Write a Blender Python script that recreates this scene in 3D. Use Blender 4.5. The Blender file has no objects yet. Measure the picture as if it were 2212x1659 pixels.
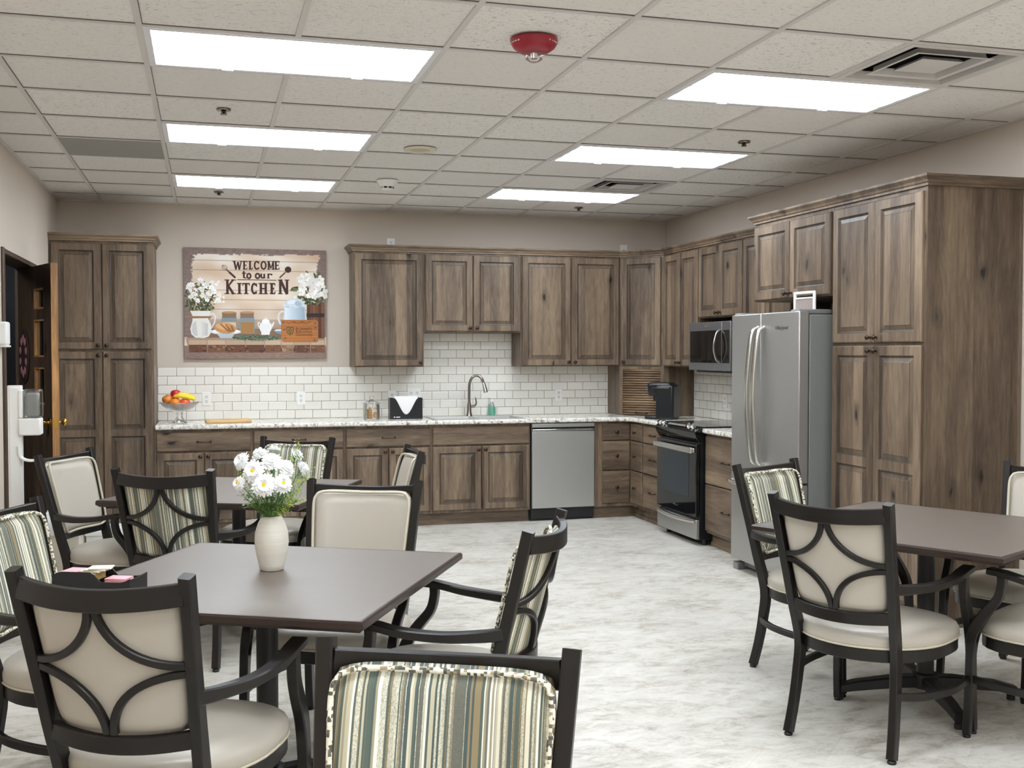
import bpy, bmesh, math, random
from mathutils import Vector, Matrix, noise
R = math.radians
scene = bpy.context.scene
COL = scene.collection
random.seed(7)

# ------------------------------------------------------------------ camera
f_px, pitch, yaw, roll = 2344.86, -.0294, .2741, -.0005
fw = Vector((math.sin(yaw)*math.cos(pitch), math.cos(yaw)*math.cos(pitch), math.sin(pitch)))
r0 = Vector((math.cos(yaw), -math.sin(yaw), 0)); u0 = r0.cross(fw)
rv = r0*math.cos(roll)+u0*math.sin(roll); uv = -r0*math.sin(roll)+u0*math.cos(roll)
cam_d = bpy.data.cameras.new('camera'); cam = bpy.data.objects.new('camera', cam_d); COL.objects.link(cam)
m = Matrix((rv, uv, -fw)).transposed().to_4x4(); m.translation = Vector((.2432, -9.8016, 1.5026))
cam.matrix_world = m
cam_d.sensor_width = 36; cam_d.lens = f_px/2212*36; cam_d.clip_start = .05; cam_d.clip_end = 60
scene.camera = cam
# ------------------------------------------------------------------ world, exposure
w = bpy.data.worlds.new('world'); scene.world = w; w.use_nodes = True
w.node_tree.nodes['Background'].inputs[0].default_value = (.9, .93, 1, 1)
w.node_tree.nodes['Background'].inputs[1].default_value = .3
vs = scene.view_settings
vs.view_transform = 'Standard'; vs.look = 'None'; vs.exposure = 1.5; vs.gamma = 1; vs.use_curve_mapping = False
scene.cycles.max_bounces = 14; scene.cycles.diffuse_bounces = 9; scene.cycles.transparent_max_bounces = 32; scene.cycles.use_denoising = True
LAMP = 7.4          # radiance of the ceiling lamps' tubes
CEIL = 2.775; XL = -.945; XR = 4.56; YF = -13.4
U = .6096; GY = -5.3003   # ceiling grid pitch and its offset

ld = bpy.data.lights.new('corridor_fill', 'AREA'); ld.energy = 14; ld.size = .6; ld.color = (.95, .98, 1)  # unseen fill lamp, added to brighten the otherwise black corridor
lo_ = bpy.data.objects.new('corridor_fill', ld); COL.objects.link(lo_); lo_.location = (-1.75, -3.2, 2.7)
# ------------------------------------------------------------------ materials
MATS = {}
def srgb(r, g, b):
    return tuple(((c/255)/12.92 if c/255 <= .04045 else ((c/255+.055)/1.055)**2.4) for c in (r, g, b)) + (1,)
class NT:
    def __init__(s, name):
        s.m = bpy.data.materials.new(name); s.m.use_nodes = True; s.t = s.m.node_tree
        s.b = s.t.nodes['Principled BSDF']; MATS[name] = s.m
    def n(s, typ, **kw):
        nd = s.t.nodes.new(typ)
        for k, v in kw.items():
            if k.startswith('i_'):
                key = k[2:]
                nd.inputs[int(key) if key.isdigit() else key].default_value = v
            else: setattr(nd, k, v)
        return nd
    def l(s, a, b): s.t.links.new(a, b)
    def coord(s, scale=(1, 1, 1), out='Object', loc=None):
        tc = s.n('ShaderNodeTexCoord'); mp = s.n('ShaderNodeMapping'); mp.inputs['Scale'].default_value = scale
        s.l(tc.outputs[out], mp.inputs[0])
        if loc is not None: s.l(loc, mp.inputs['Location'])
        return mp.outputs[0]
    def ramp(s, fac, stops, interp='LINEAR'):
        r = s.n('ShaderNodeValToRGB'); r.color_ramp.interpolation = interp
        el = r.color_ramp.elements
        while len(el) < len(stops): el.new(.5)
        for e, (p, c) in zip(el, stops): e.position = p; e.color = c if len(c) == 4 else (*c, 1)
        s.l(fac, r.inputs[0]); return r.outputs[0]
    def noise(s, vec, scale, detail=4, rough=.55, dist=0):
        nd = s.n('ShaderNodeTexNoise'); nd.inputs['Scale'].default_value = scale
        nd.inputs['Detail'].default_value = detail; nd.inputs['Roughness'].default_value = rough
        nd.inputs['Distortion'].default_value = dist
        if vec: s.l(vec, nd.inputs['Vector'])
        return nd.outputs['Fac']
    def math(s, op, a, b=None, clamp=False):
        nd = s.n('ShaderNodeMath'); nd.operation = op; nd.use_clamp = clamp
        for i, v in enumerate((a, b)):
            if v is None: continue
            if isinstance(v, (int, float)): nd.inputs[i].default_value = v
            else: s.l(v, nd.inputs[i])
        return nd.outputs[0]
    def mix(s, fac, a, b, blend='MIX'):
        nd = s.n('ShaderNodeMix', data_type='RGBA', blend_type=blend)
        for i, v in ((0, fac), (6, a), (7, b)):
            if isinstance(v, (int, float)): nd.inputs[i].default_value = v
            elif isinstance(v, tuple): nd.inputs[i].default_value = v
            else: s.l(v, nd.inputs[i])
        return nd.outputs[2]
    def bump(s, h, strength=.2, dist=.01):
        nd = s.n('ShaderNodeBump'); nd.inputs['Strength'].default_value = strength; nd.inputs['Distance'].default_value = dist
        s.l(h, nd.inputs['Height']); s.l(nd.outputs[0], s.b.inputs['Normal'])
    def col(s, c):
        if isinstance(c, tuple): s.b.inputs['Base Color'].default_value = c
        else: s.l(c, s.b.inputs['Base Color'])
    def set(s, **kw):
        for k, v in kw.items(): s.b.inputs[k.replace('_', ' ')].default_value = v
def M(name, color, rough=.5, metal=0, spec=.5, vary=0.0, vscale=20, coat=0, trans=0, emit=0, ior=None):
    t = NT(name)
    if vary:
        nn = t.noise(t.coord(), vscale)
        t.col(t.mix(nn, tuple(c*(1-vary) for c in color[:3])+(1,), tuple(min(1, c*(1+vary)) for c in color[:3])+(1,)))
    else: t.col(color)
    t.set(Roughness=rough, Metallic=metal)
    t.b.inputs['Specular IOR Level'].default_value = spec
    t.b.inputs['Coat Weight'].default_value = coat
    t.b.inputs['Transmission Weight'].default_value = trans
    if ior: t.b.inputs['IOR'].default_value = ior
    if emit: t.b.inputs['Emission Color'].default_value = color; t.b.inputs['Emission Strength'].default_value = emit
    return t.m

def wood(name, horiz=False, tint=(1, 1, 1), dark=1.0):
    t = NT(name)
    oi = t.n('ShaderNodeObjectInfo')
    off = t.n('ShaderNodeCombineXYZ')
    for i, k in enumerate((13.1, 7.7, 5.3)): t.l(t.math('MULTIPLY', oi.outputs['Random'], k), off.inputs[i])
    sc = (1, 1, .11) if not horiz else (.11, 1, 1)
    tc = t.n('ShaderNodeTexCoord'); add = t.n('ShaderNodeVectorMath'); add.operation = 'ADD'
    t.l(tc.outputs['Object'], add.inputs[0]); t.l(off.outputs[0], add.inputs[1])
    mp = t.n('ShaderNodeMapping'); mp.inputs['Scale'].default_value = sc; t.l(add.outputs[0], mp.inputs[0])
    broad = t.noise(mp.outputs[0], 9, 3, .5, .6)
    fine = t.noise(mp.outputs[0], 70, 5, .6, .3)
    wavy = t.noise(mp.outputs[0], 22, 4, .6, 2.2)
    sx = t.n('ShaderNodeSeparateXYZ'); t.l(add.outputs[0], sx.inputs[0])
    a = sx.outputs[2 if horiz else 0]
    pl = t.math('FLOOR', t.math('DIVIDE', t.math('ADD', a, sx.outputs[1]), .097))
    wn = t.n('ShaderNodeTexWhiteNoise'); wn.noise_dimensions = '1D'; t.l(pl, wn.inputs['W'])
    g = t.math('ADD', t.math('MULTIPLY', broad, .5), t.math('ADD', t.math('MULTIPLY', wavy, .35), t.math('MULTIPLY', fine, .28)))
    g = t.math('ADD', g, t.math('MULTIPLY', t.math('SUBTRACT', wn.outputs['Value'], .5), .19))
    def c(r, g_, b): 
        q = srgb(r, g_, b); return (q[0]*tint[0]*dark, q[1]*tint[1]*dark, q[2]*tint[2]*dark, 1)
    base = t.ramp(g, [(.32, c(66, 54, 44)), (.46, c(92, 77, 63)), (.58, c(113, 96, 79)), (.72, c(136, 117, 96)), (.86, c(158, 139, 114))])
    # knots
    kp = t.n('ShaderNodeMapping'); kp.inputs['Scale'].default_value = (5.5, 5.5, 2.6) if not horiz else (2.6, 5.5, 5.5)
    t.l(add.outputs[0], kp.inputs[0])
    dn = t.n('ShaderNodeTexNoise'); dn.inputs['Scale'].default_value = 4; t.l(kp.outputs[0], dn.inputs['Vector'])
    v2 = t.n('ShaderNodeVectorMath'); v2.operation = 'SCALE'; v2.inputs['Scale'].default_value = .22; t.l(dn.outputs['Color'], v2.inputs[0])
    v3 = t.n('ShaderNodeVectorMath'); v3.operation = 'ADD'; t.l(kp.outputs[0], v3.inputs[0]); t.l(v2.outputs[0], v3.inputs[1])
    vo = t.n('ShaderNodeTexVoronoi'); vo.inputs['Scale'].default_value = 1.0; t.l(v3.outputs[0], vo.inputs['Vector'])
    rnd = t.n('ShaderNodeSeparateColor'); t.l(vo.outputs['Color'], rnd.inputs[0])
    keep = t.math('GREATER_THAN', rnd.outputs[0], .3)
    kn = t.math('MULTIPLY', t.ramp(vo.outputs['Distance'], [(.0, (1, 1, 1)), (.06, (.95, .95, .95)), (.10, (.4, .4, .4)), (.24, (0, 0, 0))]), keep)
    out = t.mix(kn, base, c(30, 23, 19))
    t.col(out); t.set(Roughness=.42); t.b.inputs['Specular IOR Level'].default_value = .42
    t.bump(t.math('SUBTRACT', fine, kn), .12, .004)
    return t.m
wood_v = wood('hickory_vertical', False); wood_h = wood('hickory_horizontal', True)
wood_g = wood('hickory_glazed_groove', False, dark=.45)
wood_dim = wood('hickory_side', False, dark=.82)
oak = wood('oak_edge', False, tint=(1.9, 1.35, .72), dark=1)

def wall_mat(name, color):
    t = NT(name); t.col(t.mix(t.noise(t.coord(), 3), tuple(c*.97 for c in color[:3])+(1,), color)); t.set(Roughness=.75)
    t.b.inputs['Specular IOR Level'].default_value = .25
    t.bump(t.noise(t.coord(), 220, 3), .12, .002); return t.m
paint = wall_mat('wall_paint', srgb(205, 194, 181))

def tile_mat(name, axis):
    t = NT(name); tc = t.n('ShaderNodeTexCoord'); sp = t.n('ShaderNodeSeparateXYZ'); t.l(tc.outputs['Object'], sp.inputs[0])
    cb = t.n('ShaderNodeCombineXYZ'); t.l(sp.outputs[axis], cb.inputs[0]); t.l(sp.outputs[2], cb.inputs[1])
    def brick(mortar, smooth):
        b = t.n('ShaderNodeTexBrick'); b.offset = .5; b.squash = 1
        b.inputs['Scale'].default_value = 1; b.inputs['Brick Width'].default_value = .1545; b.inputs['Row Height'].default_value = .0762
        b.inputs['Mortar Size'].default_value = mortar; b.inputs['Mortar Smooth'].default_value = smooth; b.inputs['Bias'].default_value = 0
        t.l(cb.outputs[0], b.inputs['Vector']); return b
    b = brick(.0016, .1); b2 = brick(.007, 1.0)
    b.inputs['Color1'].default_value = srgb(236, 233, 224); b.inputs['Color2'].default_value = srgb(229, 226, 217); b.inputs['Mortar'].default_value = srgb(92, 78, 66)
    t.col(b.outputs['Color']); t.l(t.ramp(b.outputs['Fac'], [(0, (.12, .12, .12)), (1, (.8, .8, .8))]), t.b.inputs['Roughness'])
    t.bump(t.math('SUBTRACT', 1.0, b2.outputs['Fac']), .5, .003); return t.m
tile_x = tile_mat('subway_tile', 0); tile_y = tile_mat('subway_tile_side', 1)

def floor_mat():
    t = NT('floor_vinyl'); c = t.coord((1, 1.9, 1)); c1 = t.coord()
    n1 = t.noise(c, 2.2, 6, .62, .5); n2 = t.noise(c, 9, 8, .72, .9); n3 = t.noise(c, 55, 4, .7)
    f = t.math('ADD', t.math('MULTIPLY', n1, .4), t.math('ADD', t.math('MULTIPLY', n2, .6), t.math('MULTIPLY', n3, .16)))
    base = t.ramp(f, [(.40, srgb(142, 134, 121)), (.49, srgb(178, 172, 160)), (.58, srgb(205, 201, 191)), (.72, srgb(222, 219, 212))])
    b = t.n('ShaderNodeTexBrick'); b.offset = .5; b.inputs['Scale'].default_value = 1
    b.inputs['Brick Width'].default_value = .4572; b.inputs['Row Height'].default_value = .4572; b.inputs['Mortar Size'].default_value = .0012
    b.inputs['Color1'].default_value = (1, 1, 1, 1); b.inputs['Color2'].default_value = (.955, .955, .95, 1); b.inputs['Mortar'].default_value = (.86, .85, .83, 1)
    rot = t.n('ShaderNodeMapping'); rot.inputs['Rotation'].default_value = (0, 0, R(45)); t.l(c1, rot.inputs[0]); t.l(rot.outputs[0], b.inputs['Vector'])
    t.col(t.mix(1.0, base, b.outputs['Color'], 'MULTIPLY')); t.set(Roughness=.36); t.b.inputs['Specular IOR Level'].default_value = .4
    t.bump(n3, .05, .002); return t.m
floor_m = floor_mat()

def ceil_mat():
    t = NT('acoustic_tile'); c = t.coord((1, 1, 1))
    tc = t.n('ShaderNodeTexCoord'); sp = t.n('ShaderNodeSeparateXYZ'); t.l(tc.outputs['Object'], sp.inputs[0])
    cx = t.math('FLOOR', t.math('DIVIDE', sp.outputs[0], U)); cy = t.math('FLOOR', t.math('DIVIDE', t.math('SUBTRACT', sp.outputs[1], GY), U))
    cb = t.n('ShaderNodeCombineXYZ'); t.l(cx, cb.inputs[0]); t.l(cy, cb.inputs[1])
    wn = t.n('ShaderNodeTexWhiteNoise'); wn.noise_dimensions = '2D'; t.l(cb.outputs[0], wn.inputs['Vector'])
    fis = t.noise(t.coord((1, 2.6, 1)), 42, 5, .75, .8)
    amt = t.math('MULTIPLY', t.ramp(fis, [(.0, (1, 1, 1)), (.37, (1, 1, 1)), (.43, (0, 0, 0))]), t.math('ADD', t.math('MULTIPLY', wn.outputs['Value'], .6), .25))
    fine = t.noise(c, 260, 3, .7)
    base = t.mix(wn.outputs['Value'], srgb(228, 224, 220), srgb(238, 235, 231))
    base = t.mix(t.math('MULTIPLY', t.math('SUBTRACT', fine, .35), .6, True), base, srgb(206, 202, 198))
    t.col(t.mix(amt, base, srgb(132, 124, 117))); t.set(Roughness=.9); t.b.inputs['Specular IOR Level'].default_value = .1
    t.bump(t.math('SUBTRACT', fine, amt), .4, .004); return t.m
ceil_m = ceil_mat()
grid_m = M('ceiling_grid_metal', srgb(206, 203, 200), .5, vary=.03)
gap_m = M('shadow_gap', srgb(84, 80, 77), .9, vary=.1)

def granite():
    t = NT('speckled_laminate'); c = t.coord()
    n1 = t.noise(c, 28, 6, .7, 1.2); n2 = t.noise(c, 75, 4, .7, .5)
    a = t.ramp(n1, [(.36, srgb(120, 108, 96)), (.43, srgb(186, 180, 168)), (.50, srgb(234, 231, 222)), (.7, srgb(244, 242, 236))])
    b = t.ramp(n2, [(.30, (.45, .42, .38)), (.40, (1, 1, 1)), (1, (1, 1, 1))])
    t.col(t.mix(.7, a, b, 'MULTIPLY')); t.set(Roughness=.18); return t.m
granite_m = granite()

def stripes(name, seed, period=.0042, pal=None, rnd=True):
    t = NT(name); tc = t.n('ShaderNodeTexCoord'); sp = t.n('ShaderNodeSeparateXYZ'); t.l(tc.outputs['Object'], sp.inputs[0])
    x = t.math('ADD', sp.outputs[0], 3.0+seed)
    fl = t.math('FLOOR', t.math('DIVIDE', x, period))
    wn = t.n('ShaderNodeTexWhiteNoise'); wn.noise_dimensions = '1D'; t.l(fl, wn.inputs['W'])
    fl2 = t.math('FLOOR', t.math('DIVIDE', x, period*2.7))
    wn2 = t.n('ShaderNodeTexWhiteNoise'); wn2.noise_dimensions = '1D'; t.l(fl2, wn2.inputs['W'])
    v = t.math('FRACT', t.math('ADD', t.math('MULTIPLY', wn.outputs['Value'], .45), wn2.outputs['Value']))
    pal = pal or [(228, 226, 206), (152, 138, 108), (96, 108, 100), (198, 192, 166), (88, 100, 97), (236, 236, 226), (168, 160, 134), (120, 122, 112), (216, 212, 190)]
    st = [(i/len(pal), srgb(*p)) for i, p in enumerate(pal)]
    c = t.ramp(v, st, 'CONSTANT')
    che = t.noise(t.coord((1.0, 1.0, .5)), 380, 3, .8, 1.5)
    tw = t.math('GREATER_THAN', wn2.outputs['Value'], .55)
    c = t.mix(t.math('MULTIPLY', t.ramp(che, [(.45, (0, 0, 0)), (.56, (1, 1, 1))]), t.math('MULTIPLY', tw, .55)), c, srgb(98, 100, 88))
    t.col(c); t.set(Roughness=.8); t.b.inputs['Specular IOR Level'].default_value = .2
    t.bump(che, .15, .002); return t.m
stripe_m = stripes('striped_fabric', 0.0)
def cord_mat():
    t = NT('striped_piping'); c = t.coord()
    fl = t.n('ShaderNodeVectorMath'); fl.operation = 'SNAP'; fl.inputs[1].default_value = (.0065, .0065, .0065); t.l(c, fl.inputs[0])
    wn = t.n('ShaderNodeTexWhiteNoise'); wn.noise_dimensions = '3D'; t.l(fl.outputs[0], wn.inputs['Vector'])
    t.col(t.ramp(wn.outputs['Value'], [(0, srgb(224, 220, 200)), (.4, srgb(110, 104, 90)), (.55, srgb(84, 84, 76)), (.75, srgb(232, 230, 214)), (.88, srgb(160, 146, 118))], 'CONSTANT'))
    t.set(Roughness=.8); return t.m
cord_m = cord_mat()
vinyl = M('cream_vinyl', srgb(182, 175, 162), .33, spec=.45, vary=.02, vscale=6)
pipe_m = M('vinyl_piping', srgb(196, 188, 168), .4, vary=.03)
espresso = M('espresso_wood', srgb(27, 23, 21), .34, spec=.4, vary=.25, vscale=30)
table_edge = M('table_edge', srgb(50, 37, 32), .3, spec=.5, vary=.12, vscale=18)
def laminate():
    t = NT('taupe_laminate'); n1 = t.noise(t.coord((1, 12, 1)), 14, 5, .6)
    t.col(t.mix(n1, srgb(94, 84, 76), srgb(107, 97, 89))); t.set(Roughness=.42); t.b.inputs['Specular IOR Level'].default_value = 1.0; return t.m
laminate_m = laminate()
black_metal = M('black_metal', srgb(30, 29, 30), .42, spec=.5, vary=.2)
black_plastic = M('black_plastic', srgb(18, 21, 24), .3, vary=.1)
black_gloss = M('black_glass', srgb(8, 10, 12), .06, spec=.6, vary=.05)
dark_cav = M('dark_cavity', srgb(26, 25, 25), .8, vary=.1)
def steel(name, col, rough, sc=(60, 60, 1)):
    t = NT(name); n1 = t.noise(t.coord(sc), 12, 3)
    t.col(t.mix(n1, tuple(c*.92 for c in col[:3])+(1,), col)); t.set(Roughness=rough, Metallic=.75); return t.m
steel_m = steel('brushed_steel', srgb(196, 196, 192), .36)
steel_d = steel('dark_brushed_steel', srgb(176, 175, 172), .36)
steel_side = M('grey_enamel_side', srgb(120, 121, 118), .42, vary=.03)
chrome = M('chrome', srgb(225, 225, 225), .12, metal=1, vary=.02)
nickel = M('brushed_nickel', srgb(150, 142, 134), .25, metal=1, vary=.05)
satin = M('satin_steel', srgb(214, 213, 208), .24, metal=1, vary=.02)
pewter = M('dark_pewter', srgb(74, 62, 54), .28, metal=1, vary=.1)
brass = M('polished_brass', srgb(214, 172, 84), .15, metal=1, vary=.05)
white_pl = M('white_plastic', srgb(236, 236, 232), .4, vary=.02)
cream_pl = M('cream_plastic', srgb(214, 206, 188), .5, vary=.03)
grey_panel = M('grey_panel', srgb(150, 149, 144), .7, vary=.03)
red_pl = M('red_plastic', srgb(150, 24, 44), .35, vary=.05)
dark_door = wood('dark_stained_door', False, tint=(.8, .72, .66), dark=.5)
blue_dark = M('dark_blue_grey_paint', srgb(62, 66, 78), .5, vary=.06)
def glassm(name, col, rough=.02):
    return M(name, col, rough, trans=1, ior=1.45, vary=.01)
def thin(name, tintc, refl=.9, base=.06):
    t = NT(name); out = t.t.nodes['Material Output']
    tr = t.n('ShaderNodeBsdfTransparent'); tr.inputs[0].default_value = tintc
    gl = t.n('ShaderNodeBsdfGlossy'); gl.inputs['Roughness'].default_value = .05; gl.inputs[0].default_value = (1, 1, 1, 1)
    lw = t.n('ShaderNodeLayerWeight'); lw.inputs[0].default_value = .35
    mx = t.n('ShaderNodeMixShader'); t.l(t.math('ADD', t.math('MULTIPLY', lw.outputs['Fresnel'], refl), base, True), mx.inputs[0]); t.l(tr.outputs[0], mx.inputs[1]); t.l(gl.outputs[0], mx.inputs[2])
    nn = t.noise(t.coord(), 30); bp = t.n('ShaderNodeBump'); bp.inputs['Strength'].default_value = .08; t.l(nn, bp.inputs['Height']); t.l(bp.outputs[0], gl.inputs['Normal'])
    t.l(mx.outputs[0], out.inputs[0]); return t.m
clear = thin('clear_glass', (.975, .985, .985, 1), .75, .03); pane_m = thin('window_glass', (.82, .86, .86, 1), .8, .25)
clear_pl = thin('clear_plastic', (.85, .87, .87, 1), .7, .08)
aqua = M('aqua_soap', srgb(140, 214, 190), .15, trans=.6, vary=.04)

# ------------------------------------------------------------------ mesh helpers
def link(o, parent=None):
    COL.objects.link(o)
    if parent: o.parent = parent
    return o
def obj(name, bm, mats, parent=None, loc=(0, 0, 0), rz=0, smooth=False, bevel=0, seg=2, ang=40):
    bmesh.ops.recalc_face_normals(bm, faces=bm.faces)
    me = bpy.data.meshes.new(name); bm.to_mesh(me); bm.free()
    for mm in (mats if isinstance(mats, (list, tuple)) else [mats]): me.materials.append(mm)
    if smooth:
        for p in me.polygons: p.use_smooth = True
        if smooth != 'all': me.set_sharp_from_angle(angle=R(ang))
    o = bpy.data.objects.new(name, me); link(o, parent); o.location = loc; o.rotation_euler = (0, 0, rz)
    if bevel:
        b = o.modifiers.new('bevel', 'BEVEL'); b.width = bevel; b.segments = seg; b.limit_method = 'ANGLE'; b.angle_limit = R(35); b.harden_normals = False
        for p in me.polygons: p.use_smooth = True
        me.set_sharp_from_angle(angle=R(30))
    return o
def thing(name, label, cat, loc=(0, 0, 0), rz=0, group=None):
    o = bpy.data.objects.new(name, None); link(o); o.location = loc; o.rotation_euler = (0, 0, rz)
    o.empty_display_size = .1
    return tag(o, label, cat, group)
def tag(o, label, cat, group=None):
    o['label'] = label; o['category'] = cat
    if group: o['group'] = group
    return o
def struct(o): o['kind'] = 'structure'; return o
def copy_tree(o, loc=None, rz=None, label=None, group=None, parent=None):
    c = o.copy(); COL.objects.link(c)
    if parent is not None: c.parent = parent
    for ch in list(o.children): copy_tree(ch, parent=c)
    if loc is not None: c.location = loc
    if rz is not None: c.rotation_euler = (0, 0, rz)
    if label: c['label'] = label
    if group: c['group'] = group
    return c
def box(bm, x0, x1, y0, y1, z0, z1, mi=0):
    v = [bm.verts.new(p) for p in ((x0, y0, z0), (x1, y0, z0), (x1, y1, z0), (x0, y1, z0), (x0, y0, z1), (x1, y0, z1), (x1, y1, z1), (x0, y1, z1))]
    for q in ((3, 2, 1, 0), (4, 5, 6, 7), (0, 1, 5, 4), (1, 2, 6, 5), (2, 3, 7, 6), (3, 0, 4, 7)):
        fc = bm.faces.new([v[i] for i in q]); fc.material_index = mi
    return v
def bxo(name, mat, x0, x1, y0, y1, z0, z1, parent=None, bevel=0, **k):
    bm = bmesh.new(); box(bm, x0, x1, y0, y1, z0, z1); return obj(name, bm, mat, parent, bevel=bevel, **k)
def plate(bm, cells, z0, z1, mi=0):
    """2D cells sharing corners, extruded from z0 to z1 as one solid"""
    vs_ = {}
    def g(p):
        k = (round(p[0], 4), round(p[1], 4))
        if k not in vs_: vs_[k] = bm.verts.new((p[0], p[1], z0))
        return vs_[k]
    fs = [bm.faces.new([g(p) for p in c]) for c in cells]
    for f_ in fs: f_.material_index = mi
    ext = bmesh.ops.extrude_face_region(bm, geom=fs)
    bmesh.ops.translate(bm, verts=[e for e in ext['geom'] if isinstance(e, bmesh.types.BMVert)], vec=(0, 0, z1-z0))
def lathe(bm, prof, n=24, mi=0, center=(0, 0, 0), axis='z', rx=1, ry=1):
    """prof: list of (radius, height)"""
    cx, cy, cz = center; rings = []
    def P(r_, h, a):
        x, y = r_*math.cos(a)*rx, r_*math.sin(a)*ry
        return {'z': (cx+x, cy+y, cz+h), 'y': (cx+x, cy+h, cz+y), 'x': (cx+h, cy+x, cz+y)}[axis]
    for r_, h in prof:
        if r_ < 1e-6: rings.append([bm.verts.new(P(0, h, 0))])
        else: rings.append([bm.verts.new(P(r_, h, 2*math.pi*i/n)) for i in range(n)])
    for a, b in zip(rings, rings[1:]):
        for i in range(n):
            j = (i+1) % n
            if len(a) == 1 and len(b) == 1: continue
            if len(a) == 1: f_ = bm.faces.new((a[0], b[i], b[j]))
            elif len(b) == 1: f_ = bm.faces.new((a[i], a[j], b[0]))
            else: f_ = bm.faces.new((a[i], a[j], b[j], b[i]))
            f_.material_index = mi
    for rr in (rings[0], rings[-1]):
        if len(rr) > 1: bm.faces.new(rr).material_index = mi
def catmull(pts, n=6):
    P = [Vector(p) for p in pts]; P = [P[0]*2-P[1]]+P+[P[-1]*2-P[-2]]; out = []
    for i in range(1, len(P)-2):
        for k in range(n):
            t = k/n; a, b, c, d = P[i-1:i+3]
            out.append(.5*((2*b)+(c-a)*t+(2*a-5*b+4*c-d)*t*t+(3*b-a-3*c+d)*t**3))
    out.append(P[-2]); return out
def sweep(bm, pts, wd, dp=None, ref=(0, 0, 1), closed=False, mi=0, ch=.25, n=0):
    """sweep a chamfered rectangle (wd along side, dp along normal) or a circle (n sides, radius wd) along pts"""
    pts = [Vector(p) for p in pts]; N = len(pts); ref = Vector(ref); rings = []
    for i, p in enumerate(pts):
        if closed: t = pts[(i+1) % N]-pts[i-1]
        else: t = pts[min(i+1, N-1)]-pts[max(i-1, 0)]
        t.normalize(); s = t.cross(ref)
        if s.length < 1e-4: s = t.cross(Vector((1, 0, 0)))
        s.normalize(); nn = s.cross(t).normalized()
        W = wd[i] if isinstance(wd, (list, tuple)) else wd
        if n: prof = [(W*math.cos(2*math.pi*k/n), W*math.sin(2*math.pi*k/n)) for k in range(n)]
        else:
            D = dp[i] if isinstance(dp, (list, tuple)) else dp
            a, b = W/2, D/2; c = min(a, b)*ch
            prof = [(a-c, b), (a, b-c), (a, -b+c), (a-c, -b), (-a+c, -b), (-a, -b+c), (-a, b-c), (-a+c, b)]
        rings.append([bm.verts.new(p+s*x+nn*y) for x, y in prof])
    K = len(rings[0]); rr = rings+([rings[0]] if closed else [])
    for a, b in zip(rr, rr[1:]):
        for k in range(K):
            bm.faces.new((a[k], a[(k+1) % K], b[(k+1) % K], b[k])).material_index = mi
    if not closed: bm.faces.new(rings[0]).material_index = mi; bm.faces.new(rings[-1][::-1]).material_index = mi
def text(name, body, size, mat, parent, loc, rot, ext=.0006, bold=0, align='CENTER', shear=0):
    cu = bpy.data.curves.new(name, 'FONT'); cu.body = body; cu.size = size; cu.extrude = ext; cu.offset = bold; cu.shear = shear
    cu.align_x = align; cu.align_y = 'CENTER'; cu.resolution_u = 3
    tmp = bpy.data.objects.new('tmp', cu); COL.objects.link(tmp)
    me = bpy.data.meshes.new_from_object(tmp.evaluated_get(bpy.context.evaluated_depsgraph_get()))
    bpy.data.objects.remove(tmp); me.materials.clear(); me.materials.append(mat)
    o = bpy.data.objects.new(name, me); link(o, parent); o.location = loc; o.rotation_euler = rot; return o

# ================================================================== SETTING
# floor, ceiling, walls
struct(bxo('floor', floor_m, XL-1.7, XR+.15, YF-.1, .12, -.1, 0))
bm = bmesh.new()
def skip_cell(i, j): return False
i = math.ceil(XL/U)
xs = [k*U for k in range(i, int(XR/U)+1)]
ys = [GY+k*U for k in range(-13, 9)]
cols_no = {1: [], 5: []}
for x in xs: 
    k = round(x/U)
    if k in (1, 5):      # split line interrupted by lamps
        for j in range(-13, 9):
            y0 = GY+j*U
            if (j % 3) != 0: box(bm, x-.012, x+.012, y0, min(y0+U, 0), CEIL-.001, CEIL+.0065)
    else: box(bm, x-.012, x+.012, YF, 0, CEIL-.001, CEIL+.0065)
for y in ys: box(bm, XL, XR, y-.012, y+.012, CEIL-.0008, CEIL+.0065)
struct(obj('trim_1', bm, grid_m))
bm = bmesh.new()   # thin dark strips colouring in the shade where tiles meet the grid, far side
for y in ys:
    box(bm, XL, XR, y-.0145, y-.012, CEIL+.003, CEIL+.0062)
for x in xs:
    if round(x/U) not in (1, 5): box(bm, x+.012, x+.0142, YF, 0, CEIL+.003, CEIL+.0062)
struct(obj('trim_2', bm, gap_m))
bm = bmesh.new()   # wall angle
box(bm, XL, XR, -.02, 0, CEIL-.002, CEIL+.006); box(bm, XL, XL+.02, YF, 0, CEIL-.002, CEIL+.006); box(bm, XR-.02, XR, YF, 0, CEIL-.002, CEIL+.006)
struct(obj('trim_3', bm, grid_m))
struct(bxo('wall_back', paint, XL-.12, XR+.12, 0, .12, 0, CEIL+.02))
struct(bxo('wall_right', paint, XR, XR+.12, YF, 0, 0, CEIL+.02))
struct(bxo('wall_front', paint, XL-.12, XR+.12, YF-.1, YF, 0, CEIL+.02))
OY0, OY1, OZ = -2.60, -1.20, 2.14     # doorway in the left wall
bm = bmesh.new()
box(bm, XL-.14, XL, YF, OY0, 0, CEIL+.02); box(bm, XL-.14, XL, OY1, 0, 0, CEIL+.02); box(bm, XL-.14, XL, OY0, OY1, OZ, CEIL+.02)
struct(obj('wall_left', bm, paint))
bm = bmesh.new()   # dark stained frame lining the doorway
box(bm, XL-.15, XL-.02, OY0, OY0+.03, 0, OZ); box(bm, XL-.15, XL-.02, OY1-.03, OY1, 0, OZ); box(bm, XL-.15, XL-.001, OY0, OY1, OZ-.03, OZ-.001)
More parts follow.
